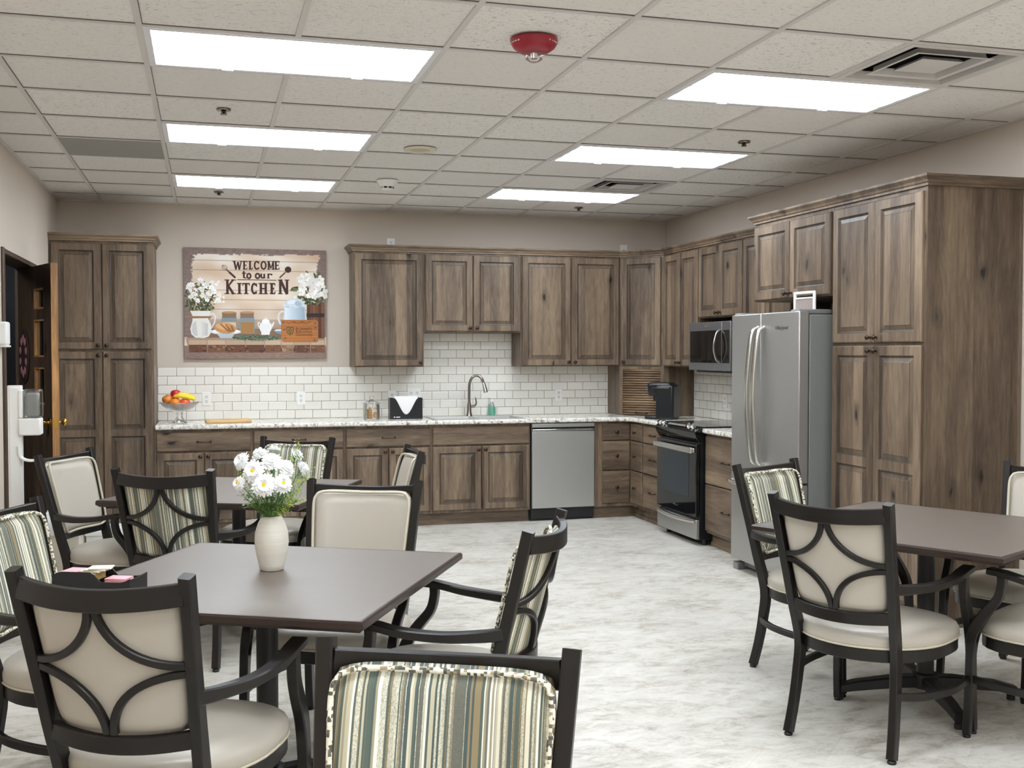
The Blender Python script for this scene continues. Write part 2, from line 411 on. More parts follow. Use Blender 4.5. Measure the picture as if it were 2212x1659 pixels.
box(bm, XL-.001, XL+.014, OY0-.06, OY0+.005, 0, OZ+.0)
struct(obj('trim_4', bm, dark_door, bevel=.004))
# corridor beyond
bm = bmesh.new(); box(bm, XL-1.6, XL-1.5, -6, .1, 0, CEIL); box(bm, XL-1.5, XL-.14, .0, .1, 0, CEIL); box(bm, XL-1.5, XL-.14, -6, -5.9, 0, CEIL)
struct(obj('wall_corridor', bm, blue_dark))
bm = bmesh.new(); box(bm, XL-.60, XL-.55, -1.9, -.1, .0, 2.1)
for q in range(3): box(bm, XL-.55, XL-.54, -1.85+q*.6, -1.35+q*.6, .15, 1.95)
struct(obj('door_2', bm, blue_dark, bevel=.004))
bm = bmesh.new(); box(bm, XL+.001, XL+.012, -8, OY0-.06, 0, .1)
struct(obj('baseboard_left', bm, dark_door))
bm = bmesh.new(); box(bm, XR-.012, XR-.001, YF, -4.83, 0, .1)
struct(obj('baseboard_right', bm, dark_door))

# open door with three lites (leaf local: x along width from the hinge, front = -y)
hinge = Vector((-1.095, -1.18, 0)); free = Vector((-.754, -1.985, 0)); dv = (free-hinge); DW = dv.length
LX0, LX1 = .52*DW, .80*DW
lz = [(1.02, 1.335), (1.42, 1.73), (1.81, 2.0)]
lz = [(1.14, 1.40), (1.47, 1.73), (1.80, 2.045-.1)]
bm = bmesh.new()
zs = [.01, lz[0][0], lz[0][1], lz[1][0], lz[1][1], lz[2][0], lz[2][1], 2.1]
for a, b in zip(zs, zs[1:]):
    hole = any(abs(a-q[0]) < 1e-6 for q in lz)
    if hole: box(bm, 0, LX0, 0, .044, a, b); box(bm, LX1, DW-.004, 0, .044, a, b)
    else: box(bm, 0, DW-.004, 0, .044, a, b)
bmesh.ops.remove_doubles(bm, verts=bm.verts, dist=1e-5)
rzd = math.atan2(dv.y, dv.x)
door = obj('door_1', bm, dark_door, loc=hinge, rz=rzd); struct(door)
bxo('oak_edge', oak, DW-.004, DW, 0, .044, .01, 2.1, door)
bm = bmesh.new()
for a, b in lz:
    t_ = .012
    box(bm, LX0, LX0+t_, .002, .042, a, b); box(bm, LX1-t_, LX1, .002, .042, a, b); box(bm, LX0+t_, LX1-t_, .002, .042, a, a+t_); box(bm, LX0+t_, LX1-t_, .002, .042, b-t_, b)
obj('lite_frame', bm, oak, door)
bm = bmesh.new()
for a, b in lz: box(bm, LX0+.012, LX1-.012, .019, .025, a+.012, b-.012)
obj('glass', bm, pane_m, door)
for s, yy in ((-1, 0), (1, .044)):
    bm = bmesh.new(); lathe(bm, [(0, 0), (.032, 0), (.032, s*.006), (.012, s*.012), (.011, s*.03), (.022, s*.04), (.028, s*.052), (.022, s*.066), (0, s*.07)], 20, axis='y', center=(DW-.07, yy, 1.03))
    obj('door_knob', bm, brass, door, smooth=True, ang=60)
bxo('latch_plate', brass, DW-.0005, DW+.0015, .01, .034, .99, 1.07, door)

# ================================================================== LAMPS AND CEILING FITTINGS
def diffuser_mat():
    t = NT('lamp_diffuser'); tc = t.n('ShaderNodeTexCoord'); sp = t.n('ShaderNodeSeparateXYZ'); t.l(tc.outputs['Object'], sp.inputs[0])
    ph = t.math('MULTIPLY', sp.outputs[1], 2*math.pi/.142)
    s = t.math('ADD', t.math('MULTIPLY', t.math('COSINE', t.math('ADD', ph, math.pi)), .5), .5)
    s = t.math('POWER', s, 1.0)
    em = t.math('ADD', t.math('MULTIPLY', s, LAMP*1.35), .31)
    t.col((.9, .9, .9, 1)); t.set(Roughness=.4)
    t.b.inputs['Emission Color'].default_value = (.91, .985, 1.075, 1); t.l(em, t.b.inputs['Emission Strength'])
    return t.m
diff_m = diffuser_mat()
fr_m = M('white_enamel', srgb(225, 225, 228), .4, vary=.02)
def lamp(i, j, label):
    t = thing('ceiling_light', label, 'ceiling light', (i*U, GY+j*U, CEIL), 0, 'recessed fluorescent ceiling lights')
    return t
lt = lamp(0, 0, 'left-hand recessed fluorescent ceiling light nearest to the viewer')
bm = bmesh.new(); a0, a1, b0, b1 = .012, 2*U-.012, .012, U-.012; fwid = .028
box(bm, a0, a0+fwid, b0, b1, -.004, .004); box(bm, a1-fwid, a1, b0, b1, -.004, .004); box(bm, a0+fwid, a1-fwid, b0, b0+fwid, -.004, .004); box(bm, a0+fwid, a1-fwid, b1-fwid, b1, -.004, .004)
obj('lamp_frame', bm, fr_m, lt, bevel=.002)
bm = bmesh.new(); box(bm, a0+fwid, a1-fwid, b0+fwid-U/2, b1-fwid-U/2, 0, .004); obj('diffuser', bm, diff_m, lt, loc=(0, U/2, 0))
for x in (.32, .9): bxo('latch', fr_m, x, x+.05, b1-fwid+.004, b1-.006, -.008, -.004, lt)
lab = {(0, 3): 'left-hand recessed fluorescent ceiling light, middle of the row of three above the tables',
       (0, 6): 'left-hand recessed fluorescent ceiling light closest to the back wall above the sign',
       (4, 0): 'right-hand recessed fluorescent ceiling light touching the big air diffuser, nearest to the viewer',
       (4, 3): 'right-hand recessed fluorescent ceiling light, middle of its row of three',
       (4, 6): 'right-hand recessed fluorescent ceiling light beside the far air diffuser near the corner'}
for (i, j), s_ in lab.items(): copy_tree(lt, (i*U, GY+j*U, CEIL), 0, s_)
for j in (-3, -6, -9, -12):
    for i in (0, 4): copy_tree(lt, (i*U, GY+j*U, CEIL), 0, 'recessed fluorescent ceiling light behind the near lights, %s column, %s row' % ('left' if i == 0 else 'right', {-3: 'first', -6: 'second', -9: 'third', -12: 'fourth'}[j]))

def vent2(i, j, label):
    t = thing('air_diffuser', label, 'vent', (i*U+U/2, GY+j*U+U/2, CEIL), 0, 'square ceiling air diffusers')
    h = U/2-.012
    def ring(bm, ho, zo, hi, zi, th=.003):
        v = []
        for hh, z in ((ho, zo), (hi, zi), (hi, zi+th), (ho, zo+th)):
            v.append([bm.verts.new((sx*hh, sy*hh, z)) for sx, sy in ((-1, -1), (1, -1), (1, 1), (-1, 1))])
        for a, b in ((0, 1), (1, 2), (2, 3), (3, 0)):
            for k in range(4): bm.faces.new((v[a][k], v[a][(k+1) % 4], v[b][(k+1) % 4], v[b][k]))
    # duct box rises above the ceiling plane
    bm = bmesh.new(); box(bm, -h, h, -h, h, .20, .205); [box(bm, *q) for q in ((-h, h, -h, -h+.004, .004, .2), (-h, h, h-.004, h, .004, .2), (-h, -h+.004, -h+.004, h-.004, .004, .2), (h-.004, h, -h+.004, h-.004, .004, .2))]; obj('duct_opening', bm, dark_cav, t)
    bm = bmesh.new(); ring(bm, h, -.004, h-.034, -.003); ring(bm, h-.034, -.003, h-.040, .03); obj('frame', bm, grid_m, t)
    bm = bmesh.new(); ring(bm, .192, -.004, .172, -.001); ring(bm, .172, -.001, .166, .025); obj('louver', bm, grid_m, t)
    bm = bmesh.new(); box(bm, -.105, .105, -.105, .105, .0, .004); ring(bm, .105, .0, .09, .012); obj('louver', bm, grid_m, t)
    return t
# ceiling slab with openings for the two ducts
holes = [(5, -1), (5, 5)]
xsb = [XL-1.7]+[k*U for k in range(-1, 8)]+[XR+.15]; ysb = [YF-.1]+[GY+k*U for k in range(-13, 9)]+[.12]
cells = []
for a, b in zip(xsb, xsb[1:]):
    for c, d in zip(ysb, ysb[1:]):
        if any(abs(a-hi*U) < 1e-4 and abs(c-(GY+hj*U)) < 1e-4 for hi, hj in holes): continue
        cells.append([(a, c), (b, c), (b, d), (a, d)])
bm = bmesh.new(); plate(bm, cells, CEIL+.006, CEIL+.08); struct(obj('ceiling', bm, ceil_m))
vent2(5, -1, 'square grey ceiling air diffuser at the upper right, next to the near light')
vent2(5, 5, 'small-looking square ceiling air diffuser beside the far right-hand light')
pn = bxo('ceiling_panel', grey_panel, -U+.012, -.012, GY+4*U+.012, GY+5*U-.012, CEIL-.002, CEIL+.0055)
tag(pn, 'flat dark grey ceiling panel among the pale tiles at left', 'ceiling panel')
# speaker, smoke detector, alarm, sprinklers
t = thing('ceiling_speaker', 'round cream ceiling speaker with a perforated centre', 'speaker', (1.544, -3.057, CEIL))
bm = bmesh.new(); lathe(bm, [(0, -.004), (.06, -.004), (.063, -.009), (.098, -.012), (.104, -.006), (.104, 0), (0, 0)], 40); obj('trim_ring', bm, cream_pl, t, smooth=True)
bm = bmesh.new(); lathe(bm, [(0, -.0075), (.058, -.006), (.058, -.004), (0, -.004)], 32); obj('grille', bm, M('speaker_grille', srgb(196, 186, 160), .7, vary=.1, vscale=300), t, smooth=True)
t = thing('smoke_detector', 'white conical smoke detector on the ceiling behind the round speaker', 'smoke detector', (1.545, -1.76, CEIL))
bm = bmesh.new(); lathe(bm, [(0, 0), (.082, 0), (.082, -.006), (.07, -.02), (.052, -.042), (.045, -.046), (.045, -.064), (.03, -.07), (0, -.071)], 32); obj('housing', bm, white_pl, t, smooth=True, ang=30)
bm = bmesh.new()
for k in range(8):
    a = k*math.pi/4+.3; c, s = math.cos(a), math.sin(a)
    v = [bm.verts.new((c*.0465-s*dx, s*.0465+c*dx, z)) for dx, z in ((-.012, -.048), (.012, -.048), (.012, -.06), (-.012, -.06))]; bm.faces.new(v)
    v2 = [bm.verts.new((c*.044-s*dx, s*.044+c*dx, z)) for dx, z in ((-.012, -.048), (.012, -.048), (.012, -.06), (-.012, -.06))]; bm.faces.new(v2)
    for q in range(4): bm.faces.new((v[q], v[(q+1) % 4], v2[(q+1) % 4], v2[q]))
obj('sensor_slots', bm, black_plastic, t)
t = thing('fire_alarm', 'dark red round FIRE strobe alarm hanging under the ceiling', 'fire alarm', (1.537, -5.535, CEIL), R(-16))
bm = bmesh.new(); lathe(bm, [(0, 0), (.094, 0), (.098, -.006), (.096, -.016), (.084, -.036), (.060, -.052), (.034, -.057), (0, -.057)], 40); obj('housing', bm, red_pl, t, smooth=True)
bm = bmesh.new(); lathe(bm, [(0, -.05), (.036, -.054), (.040, -.066), (.036, -.080), (.018, -.092), (0, -.093)], 20); obj('strobe_lens', bm, clear, t, smooth=True)
bm = bmesh.new(); lathe(bm, [(0, -.054), (.016, -.056), (.014, -.078), (0, -.082)], 10); obj('strobe_bulb', bm, chrome, t, smooth=True)
for k, sgn in ((0, -1), (1, 1)):
    for q, chh in enumerate('FIRE'):
        ang = R(-90)+sgn*R(56)+(q-1.5)*R(9.5)
        rr = .0942; 
        text('lettering', chh, .017, white_pl, t, (rr*math.cos(ang), rr*math.sin(ang), -.0195), (R(90-28+0), 0, ang+R(90)), .0008, .0004)
spk = None
for (x, y, s_) in ((.34, -3.868, 'small dark sprinkler head between the first two left-hand lights'), (.348, -.823, 'small dark sprinkler head behind the far left-hand light'),
                (3.392, -3.805, 'dark sprinkler head on a round plate right of the middle right-hand light'), (3.416, -.696, 'tiny dark sprinkler head behind the far right-hand light')):
    if spk is None:
        spk = thing('sprinkler_head', s_, 'sprinkler', (x, y, CEIL), 0, 'ceiling sprinkler heads')
        bm = bmesh.new(); lathe(bm, [(0, 0), (.038, 0), (.036, -.006), (.02, -.009), (0, -.009)], 24); obj('escutcheon', bm, nickel, spk, smooth=True)
        bm = bmesh.new(); lathe(bm, [(0, -.008), (.012, -.008), (.010, -.014), (.005, -.018), (.005, -.022), (.018, -.023), (.018, -.025), (0, -.025)], 16)
        sweep(bm, [(-.010, 0, -.012), (-.012, 0, -.018), (-.004, 0, -.023)], .004, .004, (0, 1, 0)); sweep(bm, [(.010, 0, -.012), (.012, 0, -.018), (.004, 0, -.023)], .004, .004, (0, 1, 0))
        obj('deflector', bm, pewter, spk, smooth=True)
    else: copy_tree(spk, (x, y, CEIL), 0, s_)

# ================================================================== CABINETS
def door_mesh(w, h, panels=None, g=.056, slab=False, horiz=False):
    """raised panel front: local x 0..w, z 0..h, back at y=0, front at y=-.02; returns bmesh, material 0 wood 1 groove"""
    bm = bmesh.new(); T = -.021
    def rect(x0, x1, z0, z1, y): return [bm.verts.new((x, y, z)) for x, z in ((x0, z0), (x1, z0), (x1, z1), (x0, z1))]
    def band(a, b, mi):
        for k in range(4): bm.faces.new((a[k], a[(k+1) % 4], b[(k+1) % 4], b[k])).material_index = mi
    back = rect(0, w, 0, h, 0); bm.faces.new(back[::-1])
    e1 = rect(0, w, 0, h, -.014); band(back, e1, 0)
    e2 = rect(.006, w-.006, .006, h-.006, T); band(e1, e2, 0)
    if slab:
        bm.faces.new(e2); return bm
    panels = panels or [(0, h)]
    # front frame as cells around each panel
    inner = []
    for k, (p0, p1) in enumerate(panels):
        z0 = p0+g if k == 0 else p0+g/2; z1 = p1-g if k == len(panels)-1 else p1-g/2
        inner.append((z0, z1))
    x0, x1 = g, w-g
    zc = [.006]
    for a, b in inner: zc += [a, b]
    zc += [h-.006]
    xc = [.006, x0, x1, w-.006]
    V = {}
    for i, x in enumerate(xc):
        for j, z in enumerate(zc):
            if i in (0, 3) and j in (0, len(zc)-1): V[i, j] = e2[{(0, 0): 0, (3, 0): 1, (3, len(zc)-1): 2, (0, len(zc)-1): 3}[(i, j)]]
            else: V[i, j] = bm.verts.new((x, T, z))
    for i in range(3):
        for j in range(len(zc)-1):
            if i == 1 and j % 2 == 1: continue
            bm.faces.new((V[i, j], V[i+1, j], V[i+1, j+1], V[i, j+1]))
    for q, (a, b) in enumerate(inner):
        j = 1+2*q
        o0 = [V[1, j], V[2, j], V[2, j+1], V[1, j+1]]
        r1 = rect(x0+.004, x1-.004, a+.004, b-.004, -.0135); band(o0, r1, 1)
        r2 = rect(x0+.013, x1-.013, a+.013, b-.013, -.011); band(r1, r2, 1)
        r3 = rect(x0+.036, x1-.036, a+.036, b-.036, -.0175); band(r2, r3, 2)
        r4 = rect(x0+.039, x1-.039, a+.039, b-.039, -.0195); band(r3, r4, 1)
        bm.faces.new(r4)
    return bm
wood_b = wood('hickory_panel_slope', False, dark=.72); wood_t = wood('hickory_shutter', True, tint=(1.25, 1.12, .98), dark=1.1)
def add_door(parent, x, z, w, h, knob=None, panels=None, y=0, rz=0, name='door'):
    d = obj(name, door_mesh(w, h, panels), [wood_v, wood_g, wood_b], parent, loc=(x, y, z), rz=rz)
    if knob: add_knob(d, knob[0], knob[1])
    return d
def add_knob(parent, x, z, y=-.021):
    bm = bmesh.new(); lathe(bm, [(0, 0), (.009, 0), (.007, -.004), (.005, -.012), (.009, -.016), (.0155, -.021), (.0155, -.026), (.009, -.031), (0, -.032)], 16, axis='y')
    return obj('knob', bm, pewter, parent, loc=(x, y, z), smooth=True, ang=60)
def add_pull(parent, x, z, y=-.021, L=.105):
    bm = bmesh.new()
    sweep(bm, catmull([(-L/2, 0, 0), (-L/2, -.02, 0), (-L/4, -.028, .0), (0, -.03, 0), (L/4, -.028, 0), (L/2, -.02, 0), (L/2, 0, 0)], 4), .0048, n=8)
    for s in (-1, 1): lathe(bm, [(0, 0), (.009, 0), (.007, -.006), (0, -.008)], 12, axis='y', center=(s*L/2, 0, 0))
    return obj('pull_handle', bm, pewter, parent, loc=(x, y, z), smooth=True)
def add_drawer(parent, x, z, w, h, pull='bar', y=0, rz=0, n=1):
    d = obj('drawer', door_mesh(w, h, slab=True), [wood_h, wood_g], parent, loc=(x, y, z), rz=rz)
    if pull == 'bar': add_pull(d, w/2, h/2)
    elif pull == 'knob': add_knob(d, w/2, h/2)
    return d
def cab_root(label, x, y, rz, group=None, cat='cabinet', name='kitchen_cabinet'):
    return thing(name, label, cat, (x, y, 0), rz, group)
def base_cab(label, x, y, rz, W, lay, toe=True, D=.59, group='hickory base cabinets'):
    t = cab_root(label, x, y, rz, group, name='base_cabinet')
    bm = bmesh.new()
    if lay == 'sink':
        for q in ((0, .018, .001, D, .105, .874), (W-.018, W, .001, D, .105, .874), (.018, W-.018, .001, .022, .105, .874), (.018, W-.018, D-.01, D, .105, .874), (.018, W-.018, .022, D-.01, .105, .125)): box(bm, *q)
    else: box(bm, 0, W, .001, D, .105, .874)
    obj('body', bm, wood_v, t)
    if toe:
        bm = bmesh.new(); box(bm, 0, W, .05, .07, 0, .105); box(bm, 0, W, .038, .05, 0, .03); box(bm, 0, W, .044, .05, .03, .042); obj('toe_kick', bm, wood_h, t)
    if lay == 'dd' or lay == 'sink':
        add_drawer(t, .012, .697, W-.024, .155, 'bar' if lay == 'dd' else None)
        w = (W-.024-.006)/2
        add_door(t, .012, .128, w, .555, (w-.028, .555-.03)); add_door(t, .012+w+.006, .128, w, .555, (.028, .555-.03))
    elif lay == '3':
        for z, h in ((.705, .15), (.435, .262), (.135, .292)): add_drawer(t, .012, z, W-.024, h, 'bar')
    elif lay == '2':
        for z, h in ((.49, .365), (.125, .357)): add_drawer(t, .012, z, W-.024, h, 'bar')
    return t
YB = -.60; YU = -.31
base_cab('hickory base cabinet under the glass fruit bowl at the left end of the counter', -.165, YB, 0, .765, 'dd')
base_cab('hickory base cabinet behind the striped chair, under the cutting board end of the counter', .60, YB, 0, .76, 'dd')
base_cab('hickory base cabinet with a bar pull, directly left of the sink cabinet', 1.36, YB, 0, .745, 'dd')
base_cab('hickory sink cabinet with a plain false drawer front and two doors', 2.105, YB, 0, .89, 'sink')
# corner cabinet with two-sided drawers
XBF = 3.96    # face frame plane of the right-hand base run
t = cab_root('hickory corner base cabinet with three L-shaped drawers with knobs, right of the dishwasher', 3.603, YB, 0, None, name='corner_cabinet')
bm = bmesh.new()
plate(bm, [[(0, 0), (.357, 0), (.357, -.30), (.957-.004, -.30), (.957-.004, .595), (0, .595)]], .105, .874); obj('body', bm, wood_v, t)
bm = bmesh.new(); box(bm, 0, .42, .05, .07, 0, .105); box(bm, .405, .42, -.30, .05, 0, .105); box(bm, 0, .407, .038, .05, 0, .03); box(bm, .393, .405, -.3, .05, 0, .03); obj('toe_kick', bm, wood_h, t)
for z, h in ((.705, .15), (.435, .262), (.135, .292)):
    d = add_drawer(t, .072, z, .357-.072-.022, h, 'knob', y=0)
    d2 = obj('drawer_return', door_mesh(.262, h, slab=True), [wood_h, wood_g], d, loc=(.357-.072, -.023, 0), rz=R(-90)); add_knob(d2, .13, h/2)
base_cab('narrow hickory three-drawer base cabinet squeezed between the corner and the range', XBF, -.905, R(-90), .475, '3')
base_cab('hickory base cabinet with two deep drawers between the range and the refrigerator', XBF, -2.15, R(-90), .73, '2')
# uppers
def upper(label, x, y, rz, W, z0, z1, n, D=.3, panels=None, knobz=.03, group='hickory wall cabinets', knobs=None):
    t = cab_root(label, x, y, rz, group, name='wall_cabinet')
    bm = bmesh.new(); box(bm, 0, W, .001, D, z0, z1); obj('body', bm, wood_v, t)
    h = z1-z0-.035; w = (W-.02-.006*(n-1))/n
    for k in range(n):
        kx = (w-.028 if (k == 0 and n == 2) or n == 1 else .028)
        if knobs == 'left': kx = .028
        add_door(t, .01+k*(w+.006), z0+.008, w, h, (kx, knobz))
    return t
ZT = 2.395
upper('tall single-door hickory wall cabinet right of the welcome sign', 1.479, YU, 0, .62, 1.372, ZT, 1)
upper('short two-door hickory wall cabinet above the sink', 2.103, YU, 0, .887, 1.680, ZT, 2)
upper('two-door hickory wall cabinet between the sink cabinet and the diagonal corner cabinet', 2.994, YU, 0, .958, 1.372, ZT, 2)
XUF = 4.255
upper('two-door hickory wall cabinet left of the microwave on the right-hand wall', XUF, -.655, R(-90), .735, 1.372, ZT, 2)
upper('short two-door hickory wall cabinet directly above the microwave', XUF, -1.394, R(-90), .785, 1.785, ZT, 2)
upper('hickory wall cabinet half hidden behind the refrigerator cabinets', XUF, -2.183, R(-90), .735, 1.372, ZT, 2)
# diagonal corner cabinet + appliance garage
P0 = Vector((3.955, -.31, 0)); P1 = Vector((4.255, -.655, 0)); dd = P1-P0; Ld = dd.length; rd = math.atan2(dd.y, dd.x)
t = thing('wall_cabinet', 'single-door diagonal hickory wall cabinet in the corner', 'cabinet', P0, rd, 'hickory wall cabinets')
Mi = Matrix.Rotation(-rd, 4, 'Z')
def loc_(x, y): q = Mi @ (Vector((x, y, 0))-P0); return (q.x, q.y)
poly = [loc_(*p) for p in ((3.955, -.31), (4.255, -.655), (4.556, -.655), (4.556, -.003), (3.955, -.003))]
bm = bmesh.new(); plate(bm, [poly], 1.372, ZT); obj('body', bm, wood_v, t)
add_door(t, .03, 1.38, Ld-.06, ZT-1.372-.035, (.028, .03))
t = thing('appliance_garage', 'hickory appliance garage with a tambour shutter standing on the corner of the counter', 'cabinet', P0, rd)
bm = bmesh.new()
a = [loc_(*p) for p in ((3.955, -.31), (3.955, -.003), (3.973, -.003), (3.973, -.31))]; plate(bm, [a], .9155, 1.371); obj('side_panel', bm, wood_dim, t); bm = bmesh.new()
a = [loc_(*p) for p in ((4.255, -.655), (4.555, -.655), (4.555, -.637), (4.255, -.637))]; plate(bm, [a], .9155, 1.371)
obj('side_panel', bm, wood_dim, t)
bm = bmesh.new(); box(bm, .0, .035, -.001, .02, .9155, 1.371); box(bm, Ld-.035, Ld, -.001, .02, .9155, 1.371); box(bm, .035, Ld-.035, -.001, .02, 1.345, 1.371); obj('face_frame', bm, wood_v, t)
bm = bmesh.new()
for k in range(19):
    z = .918+.0225*k
    sweep(bm, [(.035, .010, z+.011), (Ld-.035, .010, z+.011)], .0098, n=10)
tam = obj('tambour_shutter', bm, wood_t, t, smooth='all')
bxo('shutter_backing', dark_cav, .035, Ld-.035, .013, .018, .916, 1.345, t)  # backing coloured dark to stand in for shade between the slats
add_pull(tam, Ld/2, .94, y=0, L=.11)
# left pantry
def pantry(label, x, y, rz, W, D, z_split=1.545, zt=ZT, toe=True, midz=.86, end=None):
    t = cab_root(label, x, y, rz, None, name='pantry_cabinet')
    bm = bmesh.new(); box(bm, 0, W, .001, D, .105, zt); obj('body', bm, wood_v, t)
    if end:
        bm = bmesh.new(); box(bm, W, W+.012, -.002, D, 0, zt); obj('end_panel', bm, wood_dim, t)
    bm = bmesh.new(); box(bm, 0, W, .05, .07, 0, .105); box(bm, 0, W, .038, .05, 0, .03); obj('toe_kick', bm, wood_h, t)
    w = (W-.03-.006)/2; hu = zt-.03-z_split-.006; hl = z_split-.012-.125
    for k in (0, 1):
        kx = w-.028 if k == 0 else .028
        add_door(t, .015+k*(w+.006), z_split+.006, w, hu, (kx, .03))
        add_door(t, .015+k*(w+.006), .125, w, hl, (kx, hl-.03), panels=[(0, midz-.125), (midz-.125, hl)])
    return t
pantry('tall four-door hickory pantry cabinet behind the open door at left', XL+.003, YB+.0, 0, -.168-XL, .595, z_split=1.52)
XTF = 3.95
pantry('tall four-door hickory pantry cabinet right of the refrigerator', XTF, -3.915, R(-90), .885, .605, z_split=1.55, end=True)
t = cab_root('two-door hickory cabinet above the refrigerator', XTF, -2.925, R(-90), None, name='refrigerator_cabinet')
bm = bmesh.new(); box(bm, 0, .985, .001, .605, 1.85, ZT); obj('body', bm, wood_v, t)
for k in (0, 1): add_door(t, .012+k*(.476+.006), 1.858, .476, ZT-1.85-.04, ((.476-.028) if k == 0 else .028, .03))
# crown mouldings
def crown(label, path, z0=ZT-.012):
    prof = [(0, 0), (.010, 0), (.010, .012), (.018, .018), (.022, .03), (.036, .042), (.040, .046), (.040, .058), (0, .058)]
    P = [Vector((x, y)) for x, y in path]; bm = bmesh.new(); rings = []
    for i, p in enumerate(P):
        nrm = []
        for a, b in ((i-1, i), (i, i+1)):
            if a < 0 or b >= len(P): continue
            d = (P[b]-P[a]).normalized(); nrm.append(Vector((d.y, -d.x)))
        n_ = sum(nrm, Vector((0, 0))).normalized(); k = 1/max(.3, n_.dot(nrm[0]))
        rings.append([bm.verts.new((p.x+n_.x*o*k, p.y+n_.y*o*k, z0+z)) for o, z in prof])
    for a, b in zip(rings, rings[1:]):
        for k in range(len(prof)): bm.faces.new((a[k], a[(k+1) % len(prof)], b[(k+1) % len(prof)], b[k]))
    bm.faces.new(rings[0]); bm.faces.new(rings[-1][::-1])
    return tag(obj('crown_molding', bm, wood_h), label, 'crown molding', 'hickory crown mouldings')
yu = YU-.002
crown('hickory crown molding along the wall cabinets, from the sign around the corner', [(1.477, -.002), (1.477, yu), (3.955, yu), (4.253, -.655), (4.253, -2.92)])
crown('hickory crown molding on top of the refrigerator and tall right-hand cabinets', [(4.25, -2.923), (XTF-.002, -2.923), (XTF-.002, -4.814), (4.555, -4.814)], z0=ZT-.005)
crown('hickory crown molding on top of the left pantry cabinet', [(XL+.002, YB-.002), (-.166, YB-.002), (-.166, -.002)])
# countertops (one worktop each side of the range)
t_front = -.645
bm = bmesh.new(); SX0, SX1, SY0, SY1 = 2.16, 2.94, -.555, -.10
XC = 3.915
A = (-.163, -.002); 
cells = [[(-.163, -.002), (-.163, t_front), (SX0, t_front), (SX0, SY0), (SX0, SY1), (SX0, -.002)],
         [(SX0, t_front), (SX1, t_front), (SX1, SY0), (SX0, SY0)], [(SX0, SY1), (SX1, SY1), (SX1, -.002), (SX0, -.002)],
         [(SX1, -.002), (SX1, SY1), (SX1, SY0), (SX1, t_front), (3.80, t_front), (3.86, -.66), (3.90, -.70), (XC, -.76), (XC, -1.383), (4.557, -1.383), (4.557, -.002)]]
plate(bm, cells, .876, .914)
tag(obj('countertop', bm, granite_m, bevel=.012, seg=3), 'long speckled white laminate countertop with the sink, running around the corner to the range', 'countertop')
bm = bmesh.new(); plate(bm, [[(XC, -2.151), (XC, -2.88), (4.557, -2.88), (4.557, -2.151)]], .876, .914)
tag(obj('countertop', bm, granite_m, bevel=.012, seg=3), 'short speckled white laminate countertop between the range and the refrigerator', 'countertop')
# backsplash
bm = bmesh.new(); plate(bm, [[(-.163, 0), (2.103, 0), (2.103, -.008), (-.163, -.008)]], .9145, 1.371); plate(bm, [[(2.103, 0), (2.99, 0), (2.99, -.008), (2.103, -.008)]], .9145, 1.679)
plate(bm, [[(2.99, 0), (3.954, 0), (3.954, -.008), (2.99, -.008)]], .9145, 1.371)
o = obj('backsplash', bm, tile_x); o.location = (-.163+.0, -.0004, .9145); 
for v in o.data.vertices: v.co.x += .163; v.co.z -= .9145
tag(o, 'cream subway tile backsplash with dark grout along the back wall', 'backsplash')
bm = bmesh.new(); box(bm, XR-.008, XR-.0005, -2.9, -.657, .9145, 1.6)
o = obj('backsplash', bm, tile_y); o.location = (0, 0, .9145)
for v in o.data.vertices: v.co.z -= .9145
tag(o, 'subway tile backsplash patch behind the range under the microwave', 'backsplash')

# ================================================================== APPLIANCES
# dishwasher
t = thing('dishwasher', 'brushed stainless dishwasher under the counter right of the sink', 'dishwasher', (2.998, -.60, 0))
bm = bmesh.new(); box(bm, .006, .60, .0, .57, .02, .872); obj('body', bm, black_metal, t)
bm = bmesh.new(); box(bm, .010, .594, -.03, -.001, .115, .80); obj('door', bm, steel_m, t, bevel=.004)
bm = bmesh.new(); box(bm, .010, .594, -.03, -.001, .835, .868); box(bm, .010, .594, -.012, -.001, .80, .835); cp = obj('control_panel', bm, steel_m, t, bevel=.003)
bm = bmesh.new(); box(bm, .012, .592, -.036, -.012, .803, .818); obj('pocket_handle', bm, chrome, t, bevel=.003)
bxo('handle_recess', black_plastic, .012, .592, -.014, -.0121, .819, .834, t)
bxo('kick_plate', black_plastic, .0, .60, .03, .045, 0, .115, t)
# range
rx = XBF-.06
t = thing('range', 'slide-in black and stainless electric range with an oven door', 'range', (3.905, -1.387, 0), R(-90))
bm = bmesh.new(); box(bm, 0, .76, .0, .64, .045, .90)
for x in (.04, .72):
    for y in (.06, .58): lathe(bm, [(.02, 0), (.02, .045)], 12, center=(x, y, 0))
obj('body', bm, black_plastic, t)
bm = bmesh.new(); box(bm, 0.0, .76, .02, .645, .9145, .924); obj('glass_cooktop', bm, black_gloss, t, bevel=.003)
bm = bmesh.new()
pr = [(.03, .924), (-.01, .918), (-.052, .885), (-.04, .845), (-.012, .80), (.0, .80)]
va = [bm.verts.new((-.004, y, z)) for y, z in pr]; vb = [bm.verts.new((.764, y, z)) for y, z in pr]
bm.faces.new(va); bm.faces.new(vb[::-1])
for k in range(len(pr)): bm.faces.new((va[k], va[(k+1) % 6], vb[(k+1) % 6], vb[k]))
obj('control_panel', bm, black_gloss, t, bevel=.004)
for x in (.06, .135, .615, .69):
    bm = bmesh.new(); lathe(bm, [(0, 0), (.019, 0), (.017, .022), (.010, .024), (0, .024)], 18); box(bm, -.005, .005, -.02, .02, .02, .036)
    k = obj('control_knob', bm, chrome, t, loc=(x, -.022, .911), smooth=True); k.rotation_euler = (R(38), 0, 0)
